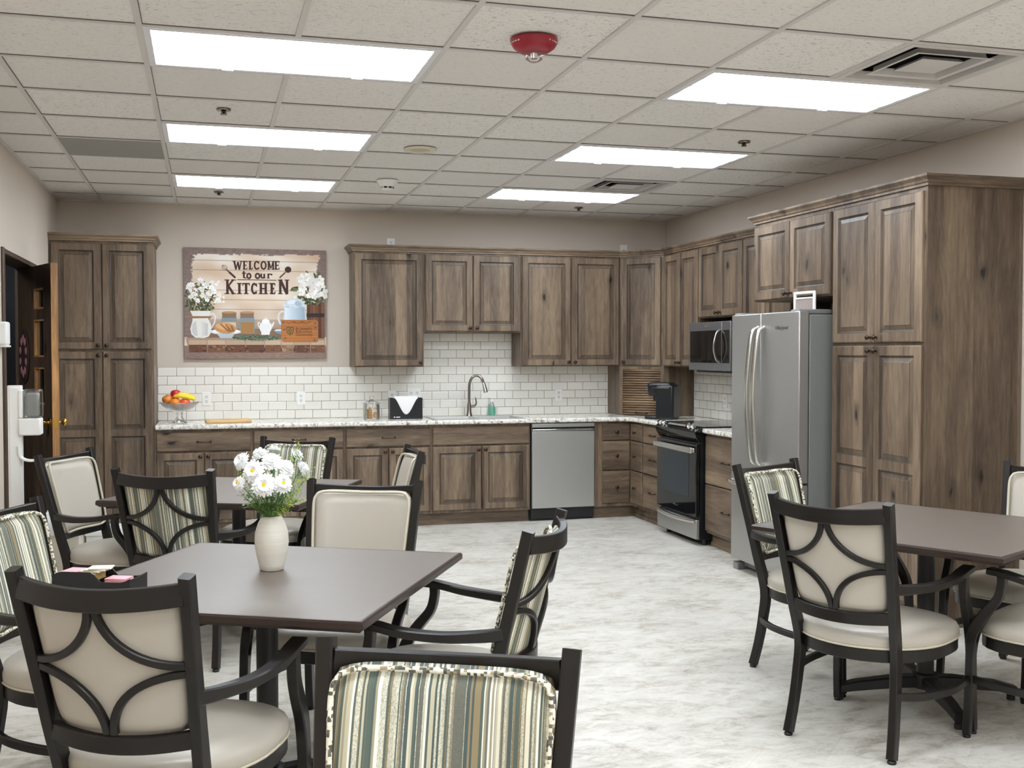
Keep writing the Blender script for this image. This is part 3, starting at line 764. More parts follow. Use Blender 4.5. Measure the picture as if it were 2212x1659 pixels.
bm = bmesh.new(); box(bm, .20, .55, -.0, .0008, 0, .02); dsp = obj('display', bm, steel_m, t, loc=(0, -.026, .914)); dsp.rotation_euler = (R(-52), 0, 0)
bm = bmesh.new()
zc_ = [.225, .36, .70, .785]; xc_ = [.004, .13, .63, .756]
box(bm, .004, .756, -.035, -.001, .225, .79); od = obj('oven_door', bm, black_gloss, t, bevel=.005)
bm = bmesh.new(); box(bm, .13, .63, -.0365, -.0352, .37, .70); obj('oven_window', bm, M('oven_glass', srgb(14, 30, 42), .08, vary=.1), od)
bm = bmesh.new(); box(bm, .012, .748, -.075, -.058, .72, .765)
for x in (.012, .70): box(bm, x, x+.048, -.058, -.035, .725, .76)
obj('oven_handle', bm, satin, od, bevel=.006)
text('logo', 'Whirlpool', .022, nickel, od, (.38, -.0356, .275), (R(90), 0, 0), .0004, shear=.2)
bm = bmesh.new(); box(bm, .004, .756, -.03, -.001, .05, .20); dw_ = obj('storage_drawer', bm, steel_d, t, bevel=.005)
bm = bmesh.new(); sweep(bm, catmull([(.02, -.03, .19), (.02+.18, -.046, .183), (.38, -.052, .18), (.56, -.046, .183), (.74, -.03, .19)], 5), .022, .03, (0, 0, 1)); obj('drawer_handle', bm, satin, dw_, smooth=True, ang=50)
# microwave
micro_m = steel('slate_steel', srgb(132, 133, 136), .34)
t = thing('microwave', 'stainless over-the-range microwave with a black glass door', 'microwave', (4.175, -1.402, 0), R(-90))
bm = bmesh.new(); box(bm, 0, .752, .0, .375, 1.352, 1.745); obj('body', bm, steel_side, t, bevel=.003)
bm = bmesh.new(); box(bm, 0, .60, -.022, -.0005, 1.352, 1.745); md = obj('door', bm, micro_m, t, bevel=.004)
bm = bmesh.new(); box(bm, .603, .752, -.022, -.0005, 1.352, 1.745); mc = obj('control_panel', bm, micro_m, t, bevel=.004)
bm = bmesh.new(); box(bm, .025, .597, -.0238, -.0218, 1.415, 1.675); obj('window', bm, black_gloss, md, bevel=.001)
bxo('keypad', black_gloss, .606, .735, -.0238, -.0218, 1.415, 1.675, mc, bevel=.001)
bm = bmesh.new(); sweep(bm, catmull([(.575, -.022, 1.415), (.575, -.055, 1.45), (.575, -.075, 1.54), (.575, -.055, 1.64), (.575, -.022, 1.68)], 5), .020, .012, (1, 0, 0)); obj('handle', bm, chrome, md, smooth=True, ang=50)
text('logo', 'Whirlpool', .024, chrome, md, (.35, -.0235, 1.708), (R(90), 0, 0), .0004, shear=.2)
bxo('vent_grille', black_plastic, .06, .69, .02, .2, 1.335, 1.352, t, bevel=.004)
# refrigerator
t = thing('refrigerator', 'tall grey stainless french-door refrigerator with long curved handles', 'refrigerator', (3.76, -2.955, 0), R(-90))
bm = bmesh.new(); box(bm, .005, .885, .07, .78, .045, 1.735); box(bm, .03, .86, .10, .7, .0, .045); obj('cabinet_body', bm, steel_side, t, bevel=.006)
bm = bmesh.new(); box(bm, .02, .87, .055, .10, .02, .075)
for x in (.02, .80): box(bm, x, x+.07, .0, .08, .0, .05)
obj('base_grille', bm, steel_side, t, bevel=.008)
def fdoor(x0, x1, z0, z1, name='door'):
    bm = bmesh.new(); n = 8; xs_ = [x0+(x1-x0)*k/n for k in range(n+1)]
    fr = [[bm.verts.new((x, -.006-.020*math.sin(math.pi*max(0, min(1, (x)/.89)))**.8, z)) for z in (z0, z1)] for x in xs_]
    bk = [[bm.verts.new((x, .062, z)) for z in (z0, z1)] for x in xs_]
    for k in range(n):
        bm.faces.new((fr[k][0], fr[k+1][0], fr[k+1][1], fr[k][1])); bm.faces.new((bk[k][0], bk[k][1], bk[k+1][1], bk[k+1][0]))
        bm.faces.new((fr[k][1], fr[k+1][1], bk[k+1][1], bk[k][1])); bm.faces.new((fr[k][0], bk[k][0], bk[k+1][0], fr[k+1][0]))
    bm.faces.new((fr[0][0], fr[0][1], bk[0][1], bk[0][0])); bm.faces.new((fr[-1][0], bk[-1][0], bk[-1][1], fr[-1][1]))
    return obj(name, bm, steel_d, t, bevel=.006)
dl = fdoor(.0, .442, .685, 1.755); dr_ = fdoor(.448, .89, .685, 1.755); fz = fdoor(.0, .89, .08, .675, 'freezer_drawer')
for dd_, x in ((dl, .405), (dr_, .487)):
    bm = bmesh.new(); sweep(bm, catmull([(x, -.026, .76), (x, -.07, .80), (x, -.098, 1.02), (x, -.108, 1.2), (x, -.098, 1.4), (x, -.07, 1.62), (x, -.026, 1.665)], 6), .020, .036, (1, 0, 0)); obj('handle', bm, satin, dd_, smooth=True, ang=50)
bm = bmesh.new(); sweep(bm, catmull([(.06, -.02, .62), (.09, -.06, .62), (.445, -.095, .62), (.80, -.06, .62), (.83, -.02, .62)], 6), .03, .022, (0, 0, 1)); obj('handle', bm, satin, fz, smooth=True, ang=50)
text('logo', 'Whirlpool', .034, nickel, dr_, (.70, -.0225, 1.655), (R(90), 0, R(4)), .0006, shear=.2)
for x in (.02, .77): bxo('hinge_cover', steel_side, x, x+.10, -.0, .24, 1.736, 1.768, t, bevel=.01)
# white stand with a card on the refrigerator
t = thing('card_stand', 'white framed stand holding a card on top of the refrigerator', 'card stand', (3.87, -3.595, 1.7355), R(-82))
bm = bmesh.new(); 
for x in (-.01, .178): box(bm, x, x+.02, -.008, .008, 0, .15)
box(bm, .01, .178, -.008, .008, .132, .15); box(bm, .01, .178, -.008, .008, .10, .112); box(bm, -.01, .198, -.03, .06, 0, .012); obj('frame', bm, white_pl, t, bevel=.006)
bxo('card', M('taupe_card', srgb(150, 136, 130), .6, vary=.1), .012, .176, -.003, .004, .014, .10, t)

# ================================================================== COUNTER ITEMS
CT = .9145
# sink
t = thing('sink', 'drop-in stainless double bowl sink set in the counter', 'sink', (SX0, SY0, 0))
bm = bmesh.new(); w_, d_ = SX1-SX0, SY1-SY0
def tub(bm, x0, x1, y0, y1, zt, zb, th=.004):
    o_ = [bm.verts.new((x, y, zt)) for x, y in ((x0, y0), (x1, y0), (x1, y1), (x0, y1))]
    i_ = [bm.verts.new((x, y, zb)) for x, y in ((x0+.02, y0+.02), (x1-.02, y0+.02), (x1-.02, y1-.02), (x0+.02, y1-.02))]
    for k in range(4): bm.faces.new((o_[k], i_[k], i_[(k+1) % 4], o_[(k+1) % 4]))
    bm.faces.new(i_)
    return o_
R0, R1 = -.02, .02
xa, xb, xc, xd = .015, w_/2-.015, w_/2+.015, w_-.015; ya, yb = .015, d_-.075
gx = [R0-.0, xa, xb, xc, xd, w_+.02]; gy = [-.02, ya, yb, d_+.02]
V = {(i, j): bm.verts.new((x, y, .9185)) for i, x in enumerate(gx) for j, y in enumerate(gy)}
for i in range(5):
    for j in range(3):
        if j == 1 and i in (1, 3): 
            q = [V[i, j], V[i+1, j], V[i+1, j+1], V[i, j+1]]
            b_ = [bm.verts.new((v.co.x+(.02 if k in (0, 3) else -.02), v.co.y+(.02 if k in (0, 1) else -.02), .76)) for k, v in enumerate(q)]
            for k in range(4): bm.faces.new((q[k], b_[k], b_[(k+1) % 4], q[(k+1) % 4]))
            bm.faces.new(b_)
        else: bm.faces.new((V[i, j], V[i+1, j], V[i+1, j+1], V[i, j+1]))
ob = [V[0, 0], V[5, 0], V[5, 3], V[0, 3]]
edge = [V[i, 0] for i in range(6)]+[V[5, j] for j in (1, 2, 3)]+[V[i, 3] for i in (4, 3, 2, 1, 0)]+[V[0, j] for j in (2, 1)]
low = [bm.verts.new((v.co.x*1.0+(0), v.co.y, .9148)) for v in edge]
for k in range(len(edge)): bm.faces.new((edge[k], edge[(k+1) % len(edge)], low[(k+1) % len(edge)], low[k]))
obj('basin', bm, steel_m, t)
# faucet
t = thing('faucet', 'tall gooseneck pull-down faucet in brushed nickel behind the sink', 'faucet', (2.55, -.15, .919))
bm = bmesh.new(); lathe(bm, [(0, 0), (.030, 0), (.028, .01), (.021, .03), (.019, .09), (.016, .12), (0, .12)], 20); obj('base', bm, nickel, t, smooth=True)
bm = bmesh.new(); g_ = catmull([(0, 0, .11), (0, 0, .22), (.004, -.004, .30), (.03, -.015, .355), (.07, -.03, .37), (.105, -.045, .345), (.122, -.05, .30)], 8); sweep(bm, g_, .0125, n=14, ref=(0, 1, 0)); obj('spout', bm, nickel, t, smooth=True)
bm = bmesh.new(); sweep(bm, [(.121, -.05, .305), (.128, -.052, .28), (.138, -.056, .235), (.142, -.057, .215)], [.015, .017, .022, .022], n=16, ref=(0, 1, 0)); obj('spray_head', bm, chrome, t, smooth=True)
bm = bmesh.new(); sweep(bm, [(.015, -.005, .085), (.05, -.012, .09)], .013, n=12, ref=(0, 1, 0)); sweep(bm, catmull([(.05, -.012, .09), (.062, -.016, .12), (.055, -.014, .17)], 4), [.009]*4+[.007]*4+[.005], n=10, ref=(0, 1, 0)); obj('lever_handle', bm, nickel, t, smooth=True)
# soap bottle
t = thing('soap_bottle', 'clear pump bottle of aqua green hand soap beside the faucet', 'soap bottle', (2.79, -.05, CT+.0))
bm = bmesh.new(); lathe(bm, [(0, .001), (.030, .002), (.036, .02), (.034, .07), (.026, .085), (0, .086)], 20); obj('liquid_soap', bm, aqua, t, smooth=True)
bm = bmesh.new(); lathe(bm, [(.026, .088), (.022, .105), (.014, .115), (.013, .128), (0, .128)], 16); obj('bottle_neck', bm, clear_pl, t, smooth=True)
bm = bmesh.new(); lathe(bm, [(0, .128), (.014, .128), (.014, .142), (.005, .145), (.005, .165), (0, .165)], 14); sweep(bm, [(0, 0, .168), (-.035, -.01, .165)], .006, n=8); obj('pump', bm, white_pl, t, smooth=True)
# paper towel dispenser box
t = thing('towel_dispenser', 'black napkin holder box with a curved cut-out on the counter', 'napkin holder', (1.93, -.32, CT), R(0))
bm = bmesh.new(); W2 = .145; H2 = .185; Dp = .05
cut = []
for k in range(17):
    u_ = k/16; x = -.105+.21*u_; s = math.cos((u_-.5)*2*math.pi)*.5+.5
    cut.append((x, H2-.145*s**.75))
out_ = [(-W2, 0), (W2, 0), (W2, H2), (.105, H2)]+[p for p in reversed(cut[1:-1])]+[(-.105, H2), (-W2, H2)]
fa = [bm.verts.new((x, -Dp, z)) for x, z in out_]; fb = [bm.verts.new((x, -Dp+.006, z)) for x, z in out_]
bm.faces.new(fa); bm.faces.new(fb[::-1])
for k in range(len(out_)): bm.faces.new((fa[k], fb[k], fb[(k+1) % len(out_)], fa[(k+1) % len(out_)]))
box(bm, -W2, -W2+.006, -Dp+.006, Dp, 0, H2); box(bm, W2-.006, W2, -Dp+.006, Dp, 0, H2); box(bm, -W2+.006, W2-.006, Dp-.006, Dp, 0, H2); box(bm, -W2+.006, W2-.006, -Dp+.006, Dp-.006, 0, .006)
obj('holder_box', bm, black_plastic, t)
bm = bmesh.new()
v = [bm.verts.new(p) for p in ((-.115, -Dp-.0012, .014), (-.105, -Dp-.0012, .026), (-.095, -Dp-.0012, .014))]; bm.faces.new(v)
box(bm, -.09, -.055, -Dp-.0012, -Dp-.0002, .014, .021); obj('logo', bm, white_pl, t)
paper = M('white_paper', srgb(240, 239, 236), .8, vary=.02, vscale=60)
nk = thing('napkin_stack', 'stack of white paper napkins inside the black holder', 'napkins', (1.93, -.32, CT+.0065))
bm = bmesh.new()
for k in range(12): box(bm, -.105, .105, -.036+k*.006, -.0315+k*.006, 0, .192-(.004*(k % 3)))
obj('napkins', bm, paper, nk)
# cookie jar
t = thing('glass_jar', 'lidded clear glass jar of cookies left of the napkin holder', 'jar', (1.625, -.36, CT))
bm = bmesh.new(); lathe(bm, [(0, 0), (.070, 0), (.073, .006), (.073, .12), (.066, .135), (.063, .135), (.069, .12), (.069, .008), (0, .006)], 32); obj('jar_body', bm, clear, t, smooth=True, ang=60)
bm = bmesh.new(); lathe(bm, [(.078, .137), (.078, .142), (.06, .15), (.03, .17), (.013, .178), (.012, .184), (.019, .192), (.018, .202), (.008, .208), (0, .208)], 32); obj('lid', bm, clear, t, smooth=True, ang=60)
cookie = M('cookie', srgb(214, 160, 92), .8, vary=.15, vscale=90); choc = M('cocoa_filling', srgb(88, 54, 34), .7, vary=.1)
ck = None
def mkcookie(loc, rot, label):
    global ck
    if ck is None:
        ck = thing('sandwich_cookie', label, 'cookie', loc, 0, 'sandwich cookies in the glass jar')
        bm = bmesh.new(); lathe(bm, [(0, 0), (.024, 0), (.026, .003), (.024, .006), (0, .006)], 20); lathe(bm, [(0, .010), (.024, .010), (.026, .013), (.024, .016), (0, .016)], 20); obj('biscuit', bm, cookie, ck, smooth=True)
        bm = bmesh.new(); lathe(bm, [(0, .0061), (.0235, .0061), (.0235, .0099), (0, .0099)], 20); obj('filling', bm, choc, ck, smooth=True, ang=30); c = ck
    else: c = copy_tree(ck, loc, 0, label)
    c.location = loc; c.rotation_euler = rot; return c
JX, JY, JZ = 1.625, -.36, CT+.0085
for k in range(5): mkcookie((JX-.02+.002*(k % 2), JY-.005, JZ+k*.0165), (0, 0, 0), 'sandwich cookie, '+('lowest', 'second from the bottom', 'middle one', 'second from the top', 'topmost')[k]+' of the flat pile in the glass jar')
mkcookie((JX+.0, JY+.002, JZ+.083), (R(8), 0, 0), 'sandwich cookie lying on top of the cookie pile in the jar')
mkcookie((JX+.034, JY-.02, JZ+.03), (R(82), 0, R(20)), 'sandwich cookie leaning upright against the pile, showing its round face')
mkcookie((JX+.036, JY+.012, JZ+.03), (R(80), 0, R(12)), 'sandwich cookie leaning upright behind the one showing its round face')
# cutting board
o = obj('cutting_board', (lambda b: (box(b, 0, .37, 0, .26, 0, .022), b)[1])(bmesh.new()), M('bamboo', srgb(214, 176, 116), .45, vary=.12, vscale=14), loc=(.235, -.50, CT), rz=R(3), bevel=.007, seg=3)
tag(o, 'light bamboo cutting board lying on the counter', 'cutting board')
# fruit bowl
FX, FY = .022, -.36
t = thing('fruit_bowl', 'cut glass pedestal bowl holding fruit at the left end of the counter', 'bowl', (FX, FY, CT))
bm = bmesh.new(); lathe(bm, [(0, .0), (.062, 0), (.064, .006), (.045, .02), (.026, .045), (.022, .07), (.03, .085), (0, .088)], 20); obj('pedestal', bm, clear, t, smooth=True, ang=30)
bm = bmesh.new(); n = 48; prof = [(.018, .088), (.06, .098), (.10, .118), (.135, .145), (.158, .172), (.154, .173), (.13, .150), (.095, .125), (.055, .105), (0.001, .098)]
rings = []
for q, (r_, h) in enumerate(prof): rings.append([bm.verts.new(((r_*(1+.035*math.cos(16*a_)*min(1, r_/.1)))*math.cos(a_), (r_*(1+.035*math.cos(16*a_)*min(1, r_/.1)))*math.sin(a_), h+(.004*math.cos(16*a_) if q in (4, 5) else 0))) for a_ in (2*math.pi*k/n for k in range(n))])
for a, b in zip(rings, rings[1:]):
    for k in range(n): bm.faces.new((a[k], a[(k+1) % n], b[(k+1) % n], b[k]))
bm.faces.new(rings[0]); bm.faces.new(rings[-1][::-1]); obj('dish', bm, clear, t, smooth='all')
def fruit(name, label, cat, loc, prof, mat, rot=(0, 0, 0), stem=True):
    tt = thing(name, label, cat, loc, 0, 'fruit in the glass bowl'); tt.rotation_euler = rot; prof = [(a*1.14, b*1.14) for a, b in prof]
    bm = bmesh.new(); lathe(bm, prof, 24); obj('flesh', bm, mat, tt, smooth='all')
    if stem: bm = bmesh.new(); sweep(bm, [(0, 0, prof[-1][1]-.004), (.002, 0, prof[-1][1]+.014)], .0016, n=6, ref=(0, 1, 0)); obj('stem', bm, M('stem_brown', srgb(70, 50, 34), .7, vary=.1), tt)
    return tt
rd_ = .036; ap = [(0, -.026), (.014, -.031), (.03, -.02), (.038, .002), (.033, .022), (.018, .032), (.006, .03), (0, .024)]
orp = [(0, -rd_)]+[(rd_*math.cos(a), rd_*math.sin(a)) for a in [R(-90+20*k) for k in range(1, 9)]]+[(0, rd_)]
red_a = M('red_apple_skin', srgb(190, 36, 50), .28, vary=.35, vscale=14); or_m = M('orange_skin', srgb(238, 136, 34), .45, vary=.1, vscale=40); pea = M('peach_skin', srgb(214, 132, 58), .5, vary=.25, vscale=12)
B0 = CT
fruit('apple', 'dark red apple on top of the fruit pile', 'apple', (FX-.03, FY+.0, B0+.238), ap, red_a)
fruit('peach', 'orange-brown peach at the left of the fruit bowl', 'peach', (FX-.095, FY-.01, B0+.195), ap, pea, (.3, -.3, 0))
fruit('orange', 'bright orange in the front middle of the fruit bowl', 'orange', (FX-.035, FY-.055, B0+.165), orp, or_m, stem=False)
fruit('orange', 'orange behind the peach in the fruit bowl', 'orange', (FX-.03, FY+.062, B0+.17), orp, or_m, stem=False)
fruit('apple', 'red and yellow apple under the banana in the fruit bowl', 'apple', (FX+.045, FY-.03, B0+.163), ap, M('blush_apple_skin', srgb(222, 92, 48), .3, vary=.3, vscale=14))
fruit('orange', 'orange at the right side of the fruit bowl', 'orange', (FX+.045, FY+.05, B0+.168), orp, or_m, stem=False)
yel = M('banana_skin', srgb(246, 214, 44), .4, vary=.08); 
for k, (dy, dz, s_) in enumerate(((-.03, 0, 'yellow banana lying across the front of the fruit bowl'), (.0, .012, 'yellow banana behind the front banana in the fruit bowl'))):
    tt = thing('banana', s_, 'banana', (FX, FY+dy, B0+.20+dz), 0, 'fruit in the glass bowl')
    P = catmull([(-.045, -.01, .02), (-.01, -.02, .026), (.04, -.02, .022), (.09, -.012, .008), (.125, -.002, -.008)], 5)
    wds = [.007]+[.0155*math.sin(math.pi*(.12+.8*i/(len(P)-1)))**.5+.003 for i in range(1, len(P)-1)]+[.004]
    bm = bmesh.new(); sweep(bm, P, wds, n=9, ref=(0, 1, 0)); obj('peel', bm, yel, tt, smooth='all')
    bm = bmesh.new(); sweep(bm, [(-.058, -.006, .017), (-.044, -.01, .02)], .005, n=6, ref=(0, 1, 0)); obj('stem', bm, pea, tt)
# coffee maker
t = thing('coffee_maker', 'black single-serve coffee maker on the corner of the counter', 'coffee maker', (4.10, -.99, CT), R(-42))
bm = bmesh.new(); box(bm, -.045, .12, -.085, .10, .0, .30); obj('tower', bm, black_plastic, t, bevel=.02, seg=3)
bm = bmesh.new(); box(bm, -.125, .10, -.08, .08, .205, .322); hd = obj('brew_head', bm, black_plastic, t, bevel=.028, seg=4)
bm = bmesh.new(); sweep(bm, catmull([(-.14, -.05, .268), (-.05, -.084, .276), (.08, -.084, .276)], 4), .006, .01, (0, 0, 1)); obj('lid_handle', bm, nickel, hd, smooth=True)
bm = bmesh.new(); box(bm, -.15, .0, -.075, .075, 0, .028); obj('drip_tray', bm, black_plastic, t, bevel=.012)
bm = bmesh.new(); lathe(bm, [(.02, .16), (.022, .20)], 12, center=(-.07, 0, 0)); obj('spout', bm, black_metal, t)
# electrical outlets
def outlet(label, x, y, z, rz=0, kind='duplex'):
    t = thing('wall_outlet', label, 'outlet', (x, y, z), rz, 'white electrical outlets')
    w_ = .036 if kind != 'double' else .06
    bm = bmesh.new(); box(bm, -w_, w_, -.006, 0, -.058, .058); pl = obj('cover_plate', bm, white_pl, t, bevel=.002)
    bm = bmesh.new()
    if kind == 'blank': lathe(bm, [(0, -.0065), (.010, -.0065), (.010, -.006)], 16, axis='y'); obj('socket', bm, grey_panel, pl); return t
    for dx in ((0,) if kind == 'duplex' else (-.028, .028)):
        for dz in (-.02, .02): box(bm, dx-.013, dx+.013, -.009, -.006, dz-.014, dz+.014)
    so = obj('socket', bm, M('socket_face', srgb(222, 222, 216), .4, vary=.02) if 'socket_face' not in MATS else MATS['socket_face'], pl)
    bm = bmesh.new()
    for dx in ((0,) if kind == 'duplex' else (-.028, .028)):
        for dz in (-.02, .02):
            box(bm, dx-.007, dx-.005, -.0096, -.009, dz-.003, dz+.007); box(bm, dx+.005, dx+.007, -.0096, -.009, dz-.003, dz+.007); box(bm, dx-.002, dx+.002, -.0096, -.009, dz-.010, dz-.006)
    obj('slots', bm, dark_cav, pl); return t
outlet('white wall outlet on the tile right beside the fruit bowl', .238, -.0085, 1.096)
outlet('white wall outlet on the tile between the cutting board and the cookie jar', 1.047, -.0085, 1.094)
outlet('white wall outlet partly behind the left side of the napkin holder', 1.862, -.0085, 1.095)
outlet('double white wall outlet behind the right side of the napkin holder', 2.066, -.0085, 1.11, kind='double')
outlet('white wall outlet on the tile between the sink and the corner', 3.456, -.0085, 1.096)
outlet('white wall outlet above the wall cabinet next to the sign', 1.858, -.0005, 2.475)
outlet('small white cover plate above the wall cabinets near the corner', 4.116, -.0005, 2.475, kind='blank')
outlet('white wall outlet on the tile behind the range', XR-.0085, -1.29, 1.08, R(-90))

# ================================================================== SIGN
SXa, SXb, SZa, SZb = .060, 1.270, 1.448, 2.406; SYf = -.034
t = thing('canvas_sign', 'canvas print reading WELCOME to our KITCHEN with painted crockery and flowers', 'wall sign', (SXa, -.002, SZa))
SW, SH = SXb-SXa, SZb-SZa
bm = bmesh.new(); box(bm, 0, SW, -.032, 0, 0, SH); obj('canvas', bm, M('canvas_edge', srgb(120, 104, 96), .8, vary=.1), t)
def vcol_mat(name):
    t_ = NT(name); a = t_.n('ShaderNodeVertexColor'); a.layer_name = 'Col'
    t_.l(a.outputs['Color'], t_.b.inputs['Base Color']); t_.set(Roughness=.65); return t_.m
print_m = vcol_mat('printed_ink')
def AP(x, y):      # sketch coordinates of the print -> canvas coordinates
    u_ = (x-110)/1865; tp = 88+42*u_; bt = 1562-8*u_
    return (u_*SW, (bt-y)/(bt-tp)*SH)
# painted background as a fine grid of printed colours
NX, NZ = 190, 150; verts = []; colr = []
def lerp(a, b, k): return tuple(a[i]+(b[i]-a[i])*k for i in range(3))
for j in range(NZ+1):
    for i in range(NX+1):
        u_, v_ = i/NX, j/NZ
        verts.append((u_*SW, 0, v_*SH))
        n1 = noise.noise(Vector((u_*5, v_*7, 3)))*.5+.5; n2 = noise.noise(Vector((u_*30, v_*90, 9)))*.5+.5; n3 = noise.noise(Vector((u_*2.2+4, v_*2.6, 1)))*.5+.5
        c = lerp((206, 178, 150), (236, 230, 220), min(1, max(0, (n1-.3)*2.4)))
        c = lerp(c, (214, 186, 158), .3*n3)
        g_ = math.exp(-(((u_-.5)/.42)**2+((v_-.62)/.42)**2)*1.6); c = lerp(c, (238, 224, 206), .35*g_)
        fr_ = (v_*11.3) % 1
        if fr_ < .06 and .17 < v_: c = lerp(c, (120, 96, 80), .5)
        edge = min(u_*1.15, (1-u_)*1.15, (1-v_)*1.25); er = .045+.045*n1+.04*(n2-.5)
        if v_ < .2: edge = 1
        if edge < er: c = lerp((112, 94, 90), (148, 128, 118), n2)
        k_ = max(0, min(1, (.52-v_)/.3))*(.35+.65*min(1, max(0, n3*1.6-.3)))
        if edge > er and .19 < v_: c = lerp(c, (112, 78, 54), .62*k_)
        if v_ < .115: c = lerp((118, 98, 90), (156, 132, 118), n2)
        if .06 < v_ < .085+.03*n1 and .17 < u_ < .9-.1*n3: c = lerp(c, (38, 26, 24), .8)
        if .185 < v_ < .36 and .02 < u_ < .985 and edge > er: c = lerp(c, (92, 64, 46), .55 if v_ < .27 else .25)
        colr.append(srgb(*c))
faces = [(j*(NX+1)+i, j*(NX+1)+i+1, (j+1)*(NX+1)+i+1, (j+1)*(NX+1)+i) for j in range(NZ) for i in range(NX)]
me = bpy.data.meshes.new('painted_background'); me.from_pydata(verts, [], faces); ca = me.color_attributes.new('Col', 'FLOAT_COLOR', 'POINT')
for k, c in enumerate(colr): ca.data[k].color = c
me.materials.append(print_m); o = bpy.data.objects.new('painted_background', me); link(o, t); o.location = (0, -.0325, 0)
# painted shapes
PV, PF, PC = [], [], []
layer = [0]
def poly(pts, c):
    layer[0] += 1; y = -.0328-layer[0]*.000002
    b = len(PV)
    for x, y_ in pts: a = AP(x, y_); PV.append((a[0], y, a[1]))
    PF.append(tuple(range(b, b+len(pts)))); PC.append(srgb(*[max(0, min(255, q)) for q in c]))
def ell(cx, cy, rx_, ry_, c, rot=0, n=18):
    poly([(cx+rx_*math.cos(a)*math.cos(rot)-ry_*math.sin(a)*math.sin(rot), cy+rx_*math.cos(a)*math.sin(rot)+ry_*math.sin(a)*math.cos(rot)) for a in (2*math.pi*k/n for k in range(n))], c)
rg = random.Random(3)
# stone shelf
x = 160
poly([(130, 1300), (1960, 1290), (1965, 1400), (150, 1400)], (168, 140, 118))
xs_ = [160, 400, 640, 900, 1150, 1370, 1540, 1760, 1960]
for a, b in zip(xs_, xs_[1:]):
    c = rg.choice([(120, 82, 58), (104, 66, 44), (138, 108, 84), (96, 62, 44)]); poly([(a+5, 1380), (b-5, 1378), (b-6, 1478), (a+8, 1482)], c)
    for q in range(10): ell(rg.uniform(a+20, b-20), rg.uniform(1390, 1470), rg.uniform(8, 34), rg.uniform(6, 18), tuple(v+dl_ for v in c) if [dl_ := rg.randint(-26, 30)] else c, rg.uniform(-.3, .3), 10)
    poly([(a+4, 1318), (b-10, 1318), (b-6, 1376), (a+6, 1378)], tuple(v+dl_ for v in (190, 166, 142)) if [dl_ := rg.randint(-12, 12)] else c)
# leaves + flowers left
def bush(cx, cy, w_, h_, n, cols):
    for k in range(n):
        a = rg.uniform(0, 2*math.pi); r_ = math.sqrt(rg.random()); ell(cx+w_*r_*math.cos(a), cy+h_*r_*math.sin(a), rg.uniform(12, 30), rg.uniform(6, 13), rg.choice(cols), rg.uniform(0, 3.1), 10)
greens = [(56, 66, 38), (84, 96, 52), (40, 50, 32), (112, 122, 70), (66, 78, 50)]
def blossom(cx, cy, s):
    for k in range(6):
        a = k*math.pi/3+rg.random(); ell(cx+s*.6*math.cos(a), cy+s*.6*math.sin(a), s*.6, s*.42, rg.choice([(240, 238, 232), (226, 224, 222), (250, 248, 244)]), a, 10)
    ell(cx, cy, s*.18, s*.18, (214, 196, 130), 0, 8)
bush(1960-1640+0, 850, 190, 110, 150, greens); bush(320, 690, 200, 160, 90, greens)
for k in range(34): blossom(rg.uniform(160, 560), rg.uniform(520, 800), rg.uniform(18, 36))
for k in range(20): blossom(rg.uniform(480, 640), rg.uniform(680, 860), rg.uniform(8, 16))
# pitcher left
poly([(185, 930), (455, 930), (430, 990), (420, 1040), (455, 1120), (455, 1210), (420, 1270), (360, 1290), (250, 1285), (200, 1240), (185, 1170), (215, 1060), (215, 990)], (226, 224, 218))
poly([(215, 1100), (260, 1060), (280, 1260), (235, 1260), (205, 1200)], (200, 200, 198))
for dx in range(5): poly([(430+dx*4, 970), (480+dx*3, 950), (520, 1000), (505, 1090), (455, 1170), (455, 1150), (490, 1080), (500, 1010), (478, 975), (440, 990)], (222, 222, 222)) if dx == 0 else None
poly([(205, 1000), (440, 1000), (440, 1026), (205, 1030)], (150, 112, 70)); ell(180, 1000, 42, 12, (150, 112, 70), .4); ell(440, 1020, 34, 9, (150, 112, 70), -.8)
# jars
for (x0, x1, fill) in ((585, 790, (214, 190, 160)), (822, 1020, (162, 118, 66))):
    poly([(x0+10, 1000), (x1-10, 1000), (x1, 1060), (x1, 1230), (x0, 1230), (x0, 1060)], (132, 140, 140)); poly([(x0+16, 1080), (x1-16, 1080), (x1-14, 1222), (x0+14, 1222)], fill)
    poly([(x0+8, 950), (x1-8, 950), (x1-12, 1000), (x0+12, 1000)], (140, 100, 66)); ell((x0+x1)/2, 950, (x1-x0)/2-6, 15, (176, 136, 96)); poly([(x0+14, 1004), (x1-14, 1004), (x1-14, 1018), (x0+14, 1018)], (96, 96, 96))
# plate + bread
ell(640, 1205, 200, 40, (214, 220, 224)); poly([(520, 1225), (760, 1225), (720, 1290), (570, 1290)], (176, 190, 198)); ell(640, 1198, 180, 26, (236, 238, 238))
ell(635, 1160, 142, 72, (196, 142, 88), .08, 26); ell(600, 1135, 90, 40, (216, 168, 114), .15, 22)
for q in range(3): poly([(560+q*70, 1100+q*12), (585+q*70, 1098+q*12), (700+q*30, 1200), (672+q*30, 1212)], (150, 98, 54))
for q in range(7): poly([(300+q*16, 1060+q*6), (316+q*16, 1060+q*6), (330+q*13, 1270-q*3), (314+q*13, 1274-q*3)], (226-q*5, 224-q*5, 218-q*4))
